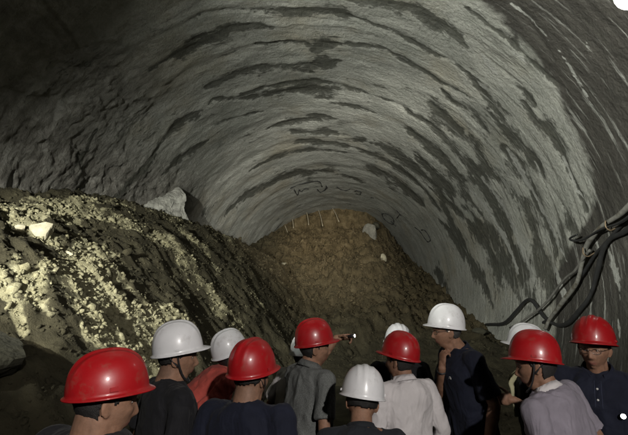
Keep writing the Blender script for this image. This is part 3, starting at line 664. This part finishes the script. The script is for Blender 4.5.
def spec_h(st): return st.get('height', .156)
def helmet(P, M, mat, style):
    """hard hat in head space M; style gives peak length"""
    nu, nv = 96, 34; V = []
    a, b, h, z0 = .116, .134, spec_h(style), .030
    M0 = M; M = M @ Matrix.Translation((0, 0, .034)) @ Matrix.Rotation(radians(11), 4, 'X') @ Matrix.Translation((0, 0, -.030))
    for i in range(nv+1):
        t = i/nv                                    # 0 rim .. 1 top
        ang = t*pi/2; rr = cos(ang)**.80; zz = sin(ang)**.92
        for j in range(nu):
            u = 2*pi*j/nu; cx, cy = sin(u), cos(u)
            x, y, z = a*rr*cx, b*rr*cy, z0+h*zz
            k = sstep(.10, .35, np.array(t))*(1-0*t)
            rid = .0065*math.exp(-(x/.015)**4)+.0032*math.exp(-((abs(x)-.043)/.008)**2)
            lon = math.exp(-((y+.00)/.125)**6)
            n = Vector((cx*rr*.9, cy*rr, zz)).normalized()
            V.append(Vector((x, y, z))+n*float(k)*rid*lon)
    # brim: flares out, longer at the front and lower there
    rows = []
    for q, (o, dz) in enumerate([(.003, -.003), (.009, -.006), (.011, -.009), (.009, -.012), (.001, -.010), (-.006, .0)]):
        row = []
        for j in range(nu):
            u = 2*pi*j/nu; cx, cy = sin(u), cos(u); fr = max(0., cy)**2.2
            e = o+(style['peak']*fr if 1 <= q <= 3 else style['peak']*fr*.35 if q in (0, 4) else 0)
            row.append(Vector(((a+e)*cx, (b+e)*cy, z0+dz-fr*.006*(1 if 1 <= q <= 3 else .2))))
        rows.append(row)
    inner = []                                      # inside shell
    for i in range(0, 9):
        ang = i/8*pi/2
        for j in range(nu):
            u = 2*pi*j/nu; inner.append(Vector(((a-.006)*cos(ang)**.8*sin(u), (b-.006)*cos(ang)**.8*cos(u), z0+.002+(h-.008)*sin(ang)**.92)))
    allV = []; 
    order = [V[i*nu:(i+1)*nu] for i in range(nv, -1, -1)]+rows+[inner[i*nu:(i+1)*nu] for i in range(9)]
    for r in order: allV += r
    F = []
    for i in range(len(order)-1):
        for j in range(nu): F.append((i*nu+j, (i+1)*nu+j, (i+1)*nu+(j+1) % nu, i*nu+(j+1) % nu))
    o = mesh_obj('hard_hat', [M @ v for v in allV], F, mat, P)
    for sx in (-1, 1): mesh_obj('accessory_slot', *box_data(M @ Vector((sx*.117, .0, .046)), (.008, .026, .014), M.to_3x3().normalized(), .002), mat, o, smooth=False)
    # harness: sweat band, nape band with its ratchet knob, cradle straps, chin strap
    M = M0; parts = []
    band = [];
    for k in range(49):
        u = 2*pi*k/48; back = max(0, -cos(u))**1.5
        band.append(Vector((.0825*sin(u), .104*cos(u)-.004, .044-.036*back)))
    def ribbon(pts, hgt, thick=.003):
        V = []; F = []
        for p in pts:
            out = Vector((p.x, p.y, 0)).normalized()*thick
            V += [p+Vector((0, 0, -hgt/2)), p+Vector((0, 0, hgt/2)), p+out+Vector((0, 0, hgt/2)), p+out+Vector((0, 0, -hgt/2))]
        n = len(pts)
        for i in range(n-1):
            for k in range(4): F.append((i*4+k, (i+1)*4+k, (i+1)*4+(k+1) % 4, i*4+(k+1) % 4))
        F.append((0, 1, 2, 3)); F.append(tuple((n-1)*4+k for k in (3, 2, 1, 0)))
        return [M @ v for v in V], F
    hm = style.get('harness', M_BLKP)
    hs = mesh_obj('harness', *ribbon(band, .020), hm, o, smooth=False)
    mesh_obj('ratchet_knob', *tube_data([M @ Vector((0, -.108, .012)), M @ Vector((0, -.128, .012))], .014, 14), hm, o)
    for sx in (-1, 1) if style.get('strapped') else ():
        pts = [(.086*sx, -.002, .045), (.086*sx, .006, .0), (.080*sx, .018, -.045), (.058*sx, .040, -.095), (.028*sx, .066, -.124), (0, .074, -.130)]
        V, F = tube_data(catmull(pts, 5), .0026, 6, flat=2.4); mesh_obj('chin_strap', [M @ v for v in V], F, style.get('strap', M_BLKP), o)
        pts = [(.087*sx, -.045, .03), (.088*sx, -.03, .0), (.080*sx, .010, -.04)]
        V, F = tube_data(catmull(pts, 5), .0024, 6, flat=2.4); mesh_obj('chin_strap', [M @ v for v in V], F, style.get('strap', M_BLKP), o)
    return o

def hair_obj(P, M, mat, low, seed):
    pts = head_points(.0035, 96, 72); nv, nu = pts.shape[:2]; Q = pts.reshape(-1, 3); n = fbm(Q*160, 2, seed)
    Q = Q*(1+.018*n[:, None]+.02*fbm(Q*40, 2, seed+3)[:, None])
    x, y, z = pts.reshape(-1, 3).T; F = []
    front = np.interp(y, [-.10, -.02, .02, .05, .09], [low, low+.012, -.005, .045, .06])+.012*fbm(Q*70, 3, seed+1)
    ear = (np.abs(x) > .05) & (y > -.022) & (y < .012) & (z < .02)
    ok = (z > front) & ~ear
    for f in sphere_faces(nu, nv):
        if all(ok[i] for i in f): F.append(f[::-1])
    used = sorted({i for f in F for i in f}); mp = {a: b for b, a in enumerate(used)}
    o = mesh_obj('hair', [M @ Vector(Q[i]) for i in used], [tuple(mp[i] for i in f) for f in F], mat, P)
    s = o.modifiers.new('s', 'SOLIDIFY'); s.thickness = .005; s.offset = -1
    return o

from mathutils.bvhtree import BVHTree
def snap(o, p, d):
    t = BVHTree.FromPolygons([v.co for v in o.data.vertices], [tuple(f.vertices) for f in o.data.polygons])
    h = t.ray_cast(p, d)[0]; return h if h is not None else p+d*.25
CLIP = []
def person(spec):
    H = spec.get('h', 1.70); s = H/1.72; lean = radians(spec.get('lean', 4)); side_lean = radians(spec.get('roll', 0)); tw = radians(spec.get('twist', 0))
    yaw = radians(spec['yaw']); bw = spec.get('bulk', 1.)
    ex = spec.get('crouch', 0.)                       # hip drop by bending the knees
    pel = Vector((0, -.10*sin(lean)-.25*ex, .95*s-ex))
    B = Euler((-lean, side_lean, 0)).to_matrix() @ Matrix.Rotation(tw, 3, 'Z')
    T = lambda x, y, z: pel+B @ Vector((x*s, y*s, z*s))
    rt, fw = B @ Vector((1, 0, 0)), B @ Vector((0, 1, 0))
    neck0 = T(0, -.015, .485)
    hy, hp, hr = (radians(a) for a in spec.get('head', (0, 0, 0)))   # relative yaw, pitch down, roll
    Hm = Euler((-hp, hr, hy), 'XYZ').to_matrix() if False else (Matrix.Rotation(hy, 3, 'Z') @ Matrix.Rotation(-hp, 3, 'X') @ Matrix.Rotation(hr, 3, 'Y'))
    Nd = (B.lerp(Hm, .5)) @ Vector((0, .30, 1)); Nd.normalize()
    hs = spec.get('hs', 1.0)*1.0
    hc = neck0+Nd*.030*s+Hm @ Vector((0, .026, .102*hs))+fw*spec.get('fwd', 0.)
    # place: the rim of the helmet comes to the measured point
    rim = hc+Hm @ Vector((0, 0, .030*hs)); Yaw = Matrix.Rotation(yaw, 3, 'Z')
    bx, by, bz = spec['rim']; w = Yaw @ rim; dz = bz-w.z
    root = empty('person', (bx-w.x, by-w.y, 0)); root.rotation_euler = (0, 0, yaw)
    up = Vector((0, 0, dz)); pel = pel+up; neck0 = neck0+up; hc = hc+up        # leg length takes up the rest
    MH = Matrix.Translation(hc) @ Hm.to_4x4() @ Matrix.Scale(hs, 4)
    Yi = Yaw.inverted(); loc = Vector((bx-w.x, by-w.y, 0))
    toloc = lambda p: Yi @ (Vector(p)-loc)
    # arms
    arms = []
    for sd in (1, -1):                                # +1 right, -1 left
        S = T(.185*bw*sd, -.01, .425); a = spec.get('R' if sd > 0 else 'L')
        if a is None:
            W = S+B @ Vector((.07*sd*s, .06*s, -.50*s)); W.z = S.z-.50*s; W = S+(W-S).normalized()*.51*s; pole = S+Vector((.3*sd, -.5, -.3)); hand = None
        else:
            W = toloc(a['wrist']); pole = toloc(a['pole']); hand = a
        E, W = ik(S, W, .285*s, .25*s, pole); arms.append((sd, S, E, W, hand))
    skin = [head_data(MH)]
    for sx in (-1, 1):                                # ears
        R = Matrix.Rotation(.35*sx, 3, 'Z') @ Matrix.Rotation(-.2, 3, 'X')
        for c, r in [((.079*sx, -.010, -.012), (.006, .017, .031)), ((.083*sx, -.017, -.006), (.006, .011, .027)), ((.077*sx, -.004, -.036), (.005, .009, .012))]:
            V, F = ellip(c, r, R); skin.append(([MH @ v for v in V], F))
    nk = spec.get('neck', .056)
    skin.append(capsule(neck0-Nd*.05, MH @ Vector((0, -.018, -.05)), nk*1.08, nk*.97, 20))
    skin.append(capsule(neck0-Nd*.04+fw*.02, MH @ Vector((0, .012, -.085)), nk*.95, nk*.8, 20))
    skin.append(capsule(T(-.09, -.02, .44), T(.09, -.02, .44), .05*s, .05*s)); skin.append(capsule(T(0, 0, .30), T(0, -.01, .44), .09*s, .075*s))
    for sd, S, E, W, hand in arms:
        skin.append(capsule(T(.05*sd, -.01, .42), S, .052*s, .05*s)); mid = E.lerp(W, .3)
        skin.append(capsule(S, E, .048*s*bw, .038*s)); skin.append(capsule(E, mid, .038*s, .0415*s)); skin.append(capsule(mid, W, .0405*s, .0265*s))
        dd = (W-E).normalized()
        if hand: d = Yi @ Vector(hand['d']); n = Yi @ Vector(hand['n']); cu = hand.get('curl', .5)
        else: d = dd+Vector((0, .15, 0)); n = Vector((-sd, .1, 0)); cu = .32
        skin += hand_parts(W, d, n, cu, (1 if sd > 0 else -1), hand.get('spread', 0.) if hand else .1, bool(hand and hand.get('pointing')))
    body = fuse('body', skin, .0048, M_SKIN, root, 4)
    me = body.data; n = len(me.vertices); co = np.empty(n*3, np.float32); me.vertices.foreach_get('co', co); co = co.reshape(-1, 3)
    Mi = np.array(MH.inverted()); L = co@Mi[:3, :3].T+Mi[:3, 3]
    f = L[:, 1] > .06
    lip = np.exp(-(L[:, 0]/.024)**4-((L[:, 2]+.0735)/.0085)**2)*f
    st = np.exp(-((np.abs(L[:, 0])-.031)/.017)**4-((L[:, 2]-.019)/.0048)**2)*f*.85
    st = np.maximum(st, spec.get('stubble', .0)*(L[:, 2] > -.15)*sstep(-.01, -.05, L[:, 1])*sstep(-.115, -.085, L[:, 2]))
    for k, a in (('lip', lip), ('stubble', st)):
        at = me.attributes.new(k, 'FLOAT', 'POINT'); at.data.foreach_set('value', a.astype(np.float32))
    for sx in (-1, 1):
        V, F = ellip((.029*sx, .0715, .000), (.0105, .0115, .0060)); e = mesh_obj('eye', [MH @ v for v in V], F, M_EYE, root)
        V, F = ellip((.028*sx, .0812, .0), (.005, .0030, .005)); mesh_obj('iris', [MH @ v for v in V], F, M_IRIS, e)
    hair_obj(root, MH, spec.get('hair', M_HAIR), spec.get('hairlow', -.07), spec['seed'])
    helmet(root, MH, spec['hat'], dict(peak=spec.get('peak', .030), height=spec.get('hat_h', .156), harness=spec.get('harness', M_BLKP), strap=spec.get('strap', M_BLKP), strapped=spec['seed'] in (2, 4, 11)))
    # shirt
    i = .016; bl = spec.get('belly', .0)
    secs = [(T(0, 0, -.16), rt, fw, (.178*bw+i)*s, (.128+i+bl*.6)*s), (T(0, 0, -.05), rt, fw, (.178*bw+i)*s, (.125+i+bl)*s), (T(0, 0, .08), rt, fw, (.166*bw+i)*s, (.118+i+bl)*s),
            (T(0, .0, .20), rt, fw, (.166*bw+i)*s, (.118+i+bl*.6)*s), (T(0, .005, .31), rt, fw, (.178*bw+i)*s, (.122+i)*s), (T(0, 0, .39), rt, fw, (.178*bw+i)*s, (.112+i)*s),
            (T(0, -.012, .44), rt, fw, (.160*bw)*s, (.092+i)*s), (T(0, -.016, .472), rt, fw, .118*s, .084*s), (T(0, -.014, .497), rt, fw, .080*s, .072*s)]
    sh = [loft(secs)]
    long = spec.get('sleeve', 'short') == 'long'
    for sd, S, E, W, hand in arms:
        sh.append(capsule(T(.05*sd, -.014, .435), S+B @ Vector((0, 0, -.008)), .068*s, .066*s))
        sh.append(capsule(S, S.lerp(E, .5), .064*s*bw, .062*s)); c = S.lerp(E, .80) if not long else E
        if long:
            sh.append(capsule(S.lerp(E, .5), E, .060*s, .054*s)); sh.append(capsule(E, E.lerp(W, .9), .054*s, .042*s))
        else:
            t = (E-S).normalized(); pts = [S.lerp(E, k) for k in (.35, .5, .65, .80)]
            sh.append(tube_data(pts, [.062*s, .064*s, .066*s, .067*s], 20))
    top = fuse(spec.get('top', 't_shirt'), sh, .009, spec['cloth'], root, 5, .012, spec['seed'])
    # collar
    cm = spec.get('collar_mat', spec['cloth']); kind = spec.get('collar', 'crew')
    Mc = Matrix.Translation(T(0, -.006, .485)) @ (B.to_4x4()) @ Matrix.Rotation(-.30, 4, 'X')
    V = []; F = []; nseg = 40
    open_ = .42 if kind == 'shirt' else 0.
    prof = [(.074, -.030), (.0665, .034), (.072, .037), (.092, -.004), (.088, -.006), (.071, .028), (.078, -.030)] if kind == 'shirt' else [(.066, -.004), (.066, .016), (.072, .018), (.078, .002), (.078, -.012)]
    for k in range(nseg+1):
        ph = open_+(2*pi-2*open_)*k/nseg; cfr = max(0, cos(ph))
        for r, z in prof:
            V.append(Mc @ Vector((r*s*sin(ph)*1.04, r*s*cos(ph)*(1+.18*cfr), (z-.022*cfr)*s)))
    m_ = len(prof)
    for k in range(nseg):
        for q in range(m_-1): F.append((k*m_+q, (k+1)*m_+q, (k+1)*m_+q+1, k*m_+q+1))
    mesh_obj('collar', V, F, cm, top)
    # trousers and boots reach the ground
    hip = pel; kz = hip.z*.52
    tr = [loft([(T(0, 0, -.17)+up*0, rt, fw, .172*s, .125*s), (T(0, 0, -.06), rt, fw, .178*s, .13*s), (T(0, 0, .04), rt, fw, .160*s, .118*s)])]
    for sd in (1, -1):
        hj = T(.095*sd, 0, -.07); ft = Vector((hj.x+.045*sd, .0+spec.get('step', .05)*sd, .10)); kn, ft = ik(hj, ft, .46*s, .44*s, hj+Vector((0, 2, -.2)))
        ft = Vector((ft.x, ft.y, min(max(ft.z, .09), .14)))
        tr.append(capsule(hj, kn, .098*s, .068*s, 18)); tr.append(capsule(kn, ft+Vector((0, 0, .12)), .068*s, .062*s, 18))
        bt = [capsule(ft+Vector((0, -.01, .20)), ft+Vector((0, 0, -.03)), .066, .052, 16), capsule(ft+Vector((0, .0, -.055)), ft+Vector((0, .15, -.062)), .045, .040, 16), ellip(ft+Vector((0, .045, -.085)), (.048, .13, .016))]
        fuse('boot', bt, .012, M_BOOT, root, 3)
    fuse('trousers', tr, .014, M_TROU, root, 4, .006, spec['seed']+2)
    # extras
    if spec.get('glasses'):
        g = None; parts = []
        for sx in (-1, 1):
            rim_ = [MH @ Vector((.031*sx+.023*cos(t), .098-.014*abs((.031*sx+.023*cos(t))/.055)**2, -.004+.016*sin(t)*(1 if abs(sin(t)) < .9 else .96))) for t in np.linspace(0, 2*pi, 25)]
            parts.append(tube_data(rim_, .0013, 6))
            parts.append(tube_data([MH @ Vector(p) for p in [(.053*sx, .086, .002), (.074*sx, .06, .004), (.081*sx, .0, .004), (.082*sx, -.015, -.006)]], .0014, 6))
        parts.append(tube_data([MH @ Vector(p) for p in catmull([(-.009, .099, .0), (0, .102, .003), (.009, .099, .0)], 4)], .0014, 6))
        g = mesh_obj('glasses', *merge(*parts), spec.get('gl_mat', M_METAL), root)
        for sx in (-1, 1):
            V = [MH @ Vector((.031*sx, .0965, -.004))]+[MH @ Vector((.031*sx+.022*cos(t), .098-.014*abs((.031*sx+.022*cos(t))/.055)**2, -.004+.015*sin(t))) for t in np.linspace(0, 2*pi, 24, endpoint=False)]
            ln = mesh_obj('lens', V, [(0, 1+k, 1+(k+1) % 24) for k in range(24)], M_LENS, g)
            sm = ln.modifiers.new('s', 'SOLIDIFY'); sm.thickness = .0015
    if spec.get('placket'):
        yb = lambda z: .118+.016+.012
        for z in (.405, .35):
            c = snap(top, T(.004, .4, z), -fw); mesh_obj('button', *tube_data([c-fw*.001, c+fw*.004], .006, 12), M_WHP, top)
        for xx in (-.016, .018):
            mesh_obj('placket', *tube_data([snap(top, T(xx, .4, z), -fw) for z in np.linspace(.30, .445, 9)], .0022, 6), C_SEAM, top)
    if spec.get('logo'):
        c0 = snap(top, T(-.085, .4, .33), -fw)
        parts = [box_data(c0+B @ Vector((dx, dy+.001, dz)), (sx, .004, sz), B @ Matrix.Rotation(.22, 3, 'Z')) for dx, dy, dz, sx, sz in [(-.012, 0, 0, .006, .016), (-.002, 0, .004, .010, .006), (.004, 0, -.005, .010, .006), (.014, -.001, 0, .006, .016)]]
        mesh_obj('chest_logo', *merge(*parts), M_WHP, top, smooth=False)
    if spec.get('towel'):
        V = []; F = []
        ring = [Mc @ Vector((.084*s*sin(t), .078*s*cos(t), .012)) for t in np.linspace(.5, 2*pi-.5, 20)]
        front = [T(.055, .15, .40-.05*k) for k in range(6)][::-1]; back_ = [T(-.055, .15, .40-.05*k) for k in range(6)]
        mesh_obj('neck_towel', *tube_data(catmull([*front, ring[0], ring[5], ring[10], ring[14], ring[19], *back_], 4), .020, 10, flat=.5), spec['towel'], root)
    if spec.get('clip'):
        q = snap(top, T(-.108, .4, .285), -fw); CLIP.append((loc+Yaw @ q, Yaw @ fw))
    for sd, S, E, W, hand in arms:
        if hand and hand.get('band'):
            t = (W-E).normalized(); c = W-t*.025; a = t.orthogonal().normalized(); b_ = t.cross(a)
            mesh_obj('wristband', *tube_data([c+(a*cos(q)+b_*sin(q))*.031 for q in np.linspace(0, 2*pi, 22)], .006, 8, cap=False), hand['band'], root)
    tag(root, spec['label'], 'person', 'people in hard hats watching the tunnel face')
    root['_'] = 0; del root['_']
    return root

C_SEAM = cloth('seam_thread', (.03, .035, .06)); C_NAVY = cloth('navy_cotton', (.009, .011, .022)); C_BLACK = cloth('black_cotton', (.011, .011, .013)); C_RED = cloth('faded_red_cotton', (.42, .075, .058), .22)
C_GREY = cloth('grey_melange_cotton', (.115, .12, .115), .15, pattern=1); C_WHITE = cloth('white_shirt_cotton', (.56, .53, .53), .08); C_LAV = cloth('grey_lilac_cotton', (.22, .20, .235), .12)
C_DKGREEN = cloth('charcoal_cotton', (.016, .018, .022)); C_TOWEL = cloth('pale_yellow_towel', (.42, .40, .25), .1)

PEOPLE = [
 dict(seed=1, rim=(-.790, 1.43, 1.665), yaw=-22, head=(-30, 8, -3), fwd=-.03, hat_h=.134, hs=.92, h=1.76, lean=2, hat=M_RED, cloth=C_BLACK, peak=.012, hairlow=-.115, stubble=.2, bulk=1.02, neck=.066,
      label='person in the nearest red hard hat, seen close from behind at bottom left'),
 dict(seed=2, rim=(-.975, 2.46, 1.640), yaw=-48, head=(-22, 2, 0), h=1.73, lean=5, hat=M_WHITE, cloth=C_BLACK, harness=M_WHP, strap=M_BLKP, hairlow=-.04, stubble=.5, neck=.066,
      label='person in a white hard hat and black shirt turned right, beside the red shirt'),
 dict(seed=3, rim=(-.93, 3.33, 1.515), yaw=-62, head=(6, -10, 0), h=1.70, lean=50, crouch=0., hat=M_WHITE, cloth=C_RED, harness=M_BLKP, collar='shirt', bulk=1.08,
      label='person in a red shirt and white hard hat bending forward behind the others'),
 dict(seed=4, rim=(-.545, 2.38, 1.56), yaw=-18, head=(-12, 4, 0), h=1.66, lean=5, hat=M_RED, cloth=C_NAVY, peak=.022, hairlow=-.035, bulk=1.10, harness=M_BLKP, stubble=.3, neck=.065,
      label='person seen from behind in navy shirt and red hard hat, left of the grey shirt'),
 dict(seed=5, rim=(-.295, 3.16, 1.605), yaw=-50, head=(-24, 2, 0), h=1.70, lean=4, hat=M_RED, cloth=C_GREY, collar='shirt', top='polo_shirt', harness=M_WHP, belly=.02,
      L=dict(wrist=(-.165, 3.62, 1.585), pole=(-.35, 3.7, 1.2), d=(.95, -.15, .12), n=(.1, -.6, -.8), curl=.85, pointing=True),
      label='person in grey polo shirt and red hard hat pointing right with a raised arm'),
 dict(seed=6, rim=(.02, 2.56, 1.405), yaw=4, head=(2, 20, 8), h=1.62, lean=13, hat=M_WHITE, cloth=C_DKGREEN, peak=.025, hairlow=-.04, bulk=1.02, harness=M_BLKP,
      label='person seen from behind in white hard hat with head bowed, centre of the group'),
 dict(seed=7, rim=(.28, 3.19, 1.522), yaw=28, head=(26, 2, 6), h=1.63, lean=4, hat=M_RED, cloth=C_WHITE, collar='shirt', top='shirt', sleeve='long', hairlow=-.075, peak=.03,
      label='person in white collared shirt and red hard hat, back turned, beside the glasses wearer'),
 dict(seed=8, rim=(.345, 4.06, 1.50), yaw=10, head=(0, 0, 0), h=1.64, lean=4, hat=M_WHITE, cloth=C_BLACK, bulk=1.05,
      label='person in black almost hidden behind the white collared shirt, white hat top showing'),
 dict(seed=9, rim=(.640, 3.45, 1.695), yaw=108, head=(-14, 4, 0), h=1.80, lean=9, fwd=.045, hat=M_WHITE, cloth=C_NAVY, glasses=True, logo=True, peak=.022, hair=M_HAIRG, hairlow=-.06, bulk=.94, harness=M_WHP,
      R=dict(wrist=(.585, 3.38, 1.415), pole=(.36, 3.1, .4), d=(.10, .04, 1.0), n=(.85, .35, .1), curl=.85, band=M_BLKP),
      label='tall person with glasses, white hard hat and navy t-shirt holding hand to chin'),
 dict(seed=11, rim=(.965, 2.68, 1.585), yaw=42, head=(28, 8, 9), h=1.66, lean=14, roll=-7, hat=M_RED, cloth=C_LAV, collar='shirt', collar_mat=C_WHITE, top='shirt', hairlow=-.08, bulk=1.02, harness=M_BLKP,
      label='person in lilac grey shirt with white collar and red hard hat, seen from behind'),
 dict(seed=12, rim=(1.245, 3.62, 1.545), yaw=75, head=(5, 0, 0), h=1.66, lean=6, hat=M_WHITE, cloth=C_BLACK, towel=C_TOWEL, harness=M_BLKP,
      L=dict(wrist=(1.06, 3.36, 1.215), pole=(1.4, 3.2, .9), d=(-1, .12, .06), n=(-.2, .9, -.1), curl=.55),
      label='person in black t-shirt behind the lilac shirt, reaching an arm to the left'),
 dict(seed=13, rim=(1.40, 2.93, 1.650), yaw=152, head=(-10, 2, 0), h=1.74, lean=2, hat=M_RED, cloth=C_NAVY, collar='shirt', top='polo_shirt', glasses=True, gl_mat=M_METAL, placket=True, clip=True, peak=.024, bulk=1.06, hairlow=-.02, harness=M_BLKP,
      label='person with glasses facing us at far right in red hard hat and navy polo'),
 dict(seed=14, rim=(-.46, 4.0, 1.42), yaw=-35, head=(0, 8, 0), h=1.60, lean=16, hat=M_WHITE, cloth=C_WHITE, top='shirt', collar='shirt',
      label='person in white shirt hidden behind the grey polo shirt, only slivers showing'),
]
for sp in PEOPLE: person(sp)

# hand torch in the raised hand and the small lamp clipped to the polo shirt
def torch(c, d, L, r, label, name, lens_s):
    d = Vector(d).normalized(); c = Vector(c)
    root = empty(name, c)
    b = mesh_obj('barrel', *tube_data([Vector((0, 0, 0)), d*L*.65, d*L*.72, d*L], [r*.7, r*.7, r, r], 16), M_BLKP, root)
    mesh_obj('lens', *tube_data([d*(L-.002), d*(L+.003)], r*.85, 16), glow('torch_light', (1, .98, .92), lens_s), root)
    return tag(root, label, 'torch' if name == 'hand_torch' else 'clip lamp')
torch((-.125, 3.60, 1.60), (.95, -.45, .10), .11, .014, 'small lit torch held in the raised hand of the grey polo wearer', 'hand_torch', 4)
torch(CLIP[0][0]-CLIP[0][1]*.004, CLIP[0][1], .028, .015, 'small bright round lamp clipped on the navy polo at the right edge', 'clip_lamp', 14)
# ================================================================== lamps
M_LAMPG = glow('lamp_glass', (1, .97, .90), 8); M_BULB = glow('lamp_bulb', (1, .97, .92), 16); M_LAMPB = simple('lamp_housing', (.30, .28, .24), .5, .4)
def flood(loc, target, power, size_deg, blend, col, label, rad=.12, scale=1., box=(.34, .26), globe=False, plates=()):  # only the globe lamp is in view, the others are unseen
    """a work floodlight: housing, glass, bracket, and its beam"""
    loc = Vector(loc); d = (Vector(target)-loc).normalized(); q = d.to_track_quat('Y', 'Z'); R = q.to_matrix()
    root = empty('flood_lamp', loc)
    mesh_obj('housing', *box_data((R @ Vector((0, -.07, 0)) if not globe else Vector((.20, .1, .10))), (box[0]*scale, .11*scale, box[1]*scale), R, .012), M_LAMPB, root, smooth=False)
    if globe: mesh_obj('bulb', *ellip((0, 0, 0), (.17, .17, .15)), M_BULB, root)
    else: mesh_obj('glass', *box_data((R @ Vector((0, -.010, 0))), (box[0]*scale*.9, .012, box[1]*scale*.88), R, .002), M_LAMPG, root, smooth=False)
    if globe: mesh_obj('bracket', *tube_data([Vector((.2, .1, .1)), Vector((.5, .2, .3))], .015, 8), M_STEEL, root)
    else: mesh_obj('bracket', *merge(*[tube_data([R @ Vector((sx*box[0]*scale*.56, -.05, 0)), R @ Vector((sx*box[0]*scale*.56, -.16, .02)), R @ Vector((sx*.05, -.26, .03))], .01, 8) for sx in (-1, 1)]), M_STEEL, root, smooth=False)
    for dr in plates:                                # added unseen light-blocking doors half a metre ahead of the lamp
        V = [d*.2+Vector((x, 1, z))*k for k in (.60, .604) for x, z in dr]
        mesh_obj('shade_plate', V, [(0, 1, 2, 3), (7, 6, 5, 4), (0, 4, 5, 1), (1, 5, 6, 2), (2, 6, 7, 3), (3, 7, 4, 0)], M_LAMPB, root, smooth=False)
    L = bpy.data.lights.new('flood_beam', 'SPOT'); L.energy = power; L.spot_size = radians(size_deg); L.spot_blend = blend; L.color = col; L.shadow_soft_size = rad
    o = bpy.data.objects.new('flood_beam', L); link(o); o.location = loc+d*.25; o.rotation_euler = d.to_track_quat('-Z', 'Y').to_euler()
    tag(root, label, 'flood lamp'); return root
flood((2.82, 4.49, 4.91), (-2.2, 19, 4.7), 4300, 44, .9, (1., .97, .88), 'bright white flood lamp at the top right corner by the tunnel crown', globe=True)
flood((-3.6, -1.6, 3.4), (.2, 15, 3.9), 5500, 84, .5, (.98, 1., .92), 'large unseen flood lamp with added light-blocking doors left of centre behind the camera', rad=.07, plates=[[(-.45, -.32), (.305, -.32), (.44, -1.4), (-.45, -1.4)], [(.30, -.25), (1.4, -.25), (1.4, -1.4), (.45, -1.4)], [(-.42, -.06), (.185, .405), (.05, .95), (-1.3, .5)]])  # unseen key lamp added to light the crown evenly
flood((-4.4, 0.2, 3.5), (-4.2, 6.9, 2.1), 900, 52, .6, (1., .94, .80), 'flood lamp on the left side behind the camera lighting the heap', rad=.06)
flood((1.6, -2.6, 3.8), (.1, 4, 1.1), 760, 58, .6, (1., .95, .90), 'small unseen fill lamp added on the right behind the camera', rad=.06, scale=.7)  # unseen fill lamp added to brighten the group
w = bpy.data.worlds.new('World'); sc.world = w; w.use_nodes = True
w.node_tree.nodes['Background'].inputs[0].default_value = (.5, .55, .6, 1); w.node_tree.nodes['Background'].inputs[1].default_value = .004
cam = bpy.data.cameras.new('Camera'); co_ = bpy.data.objects.new('Camera', cam); link(co_); sc.camera = co_
cam.sensor_width = 36; cam.lens = 36*453/628; cam.clip_end = 200; cam.clip_start = .05
co_.location = (0, 0, 2); co_.rotation_euler = (radians(90+8.35), 0, radians(5.4))
vs = sc.view_settings; vs.view_transform = 'Standard'; vs.look = 'None'; vs.exposure = .2; vs.gamma = 1
sc.cycles.use_denoising = True; sc.cycles.max_bounces = 5; sc.cycles.diffuse_bounces = 1
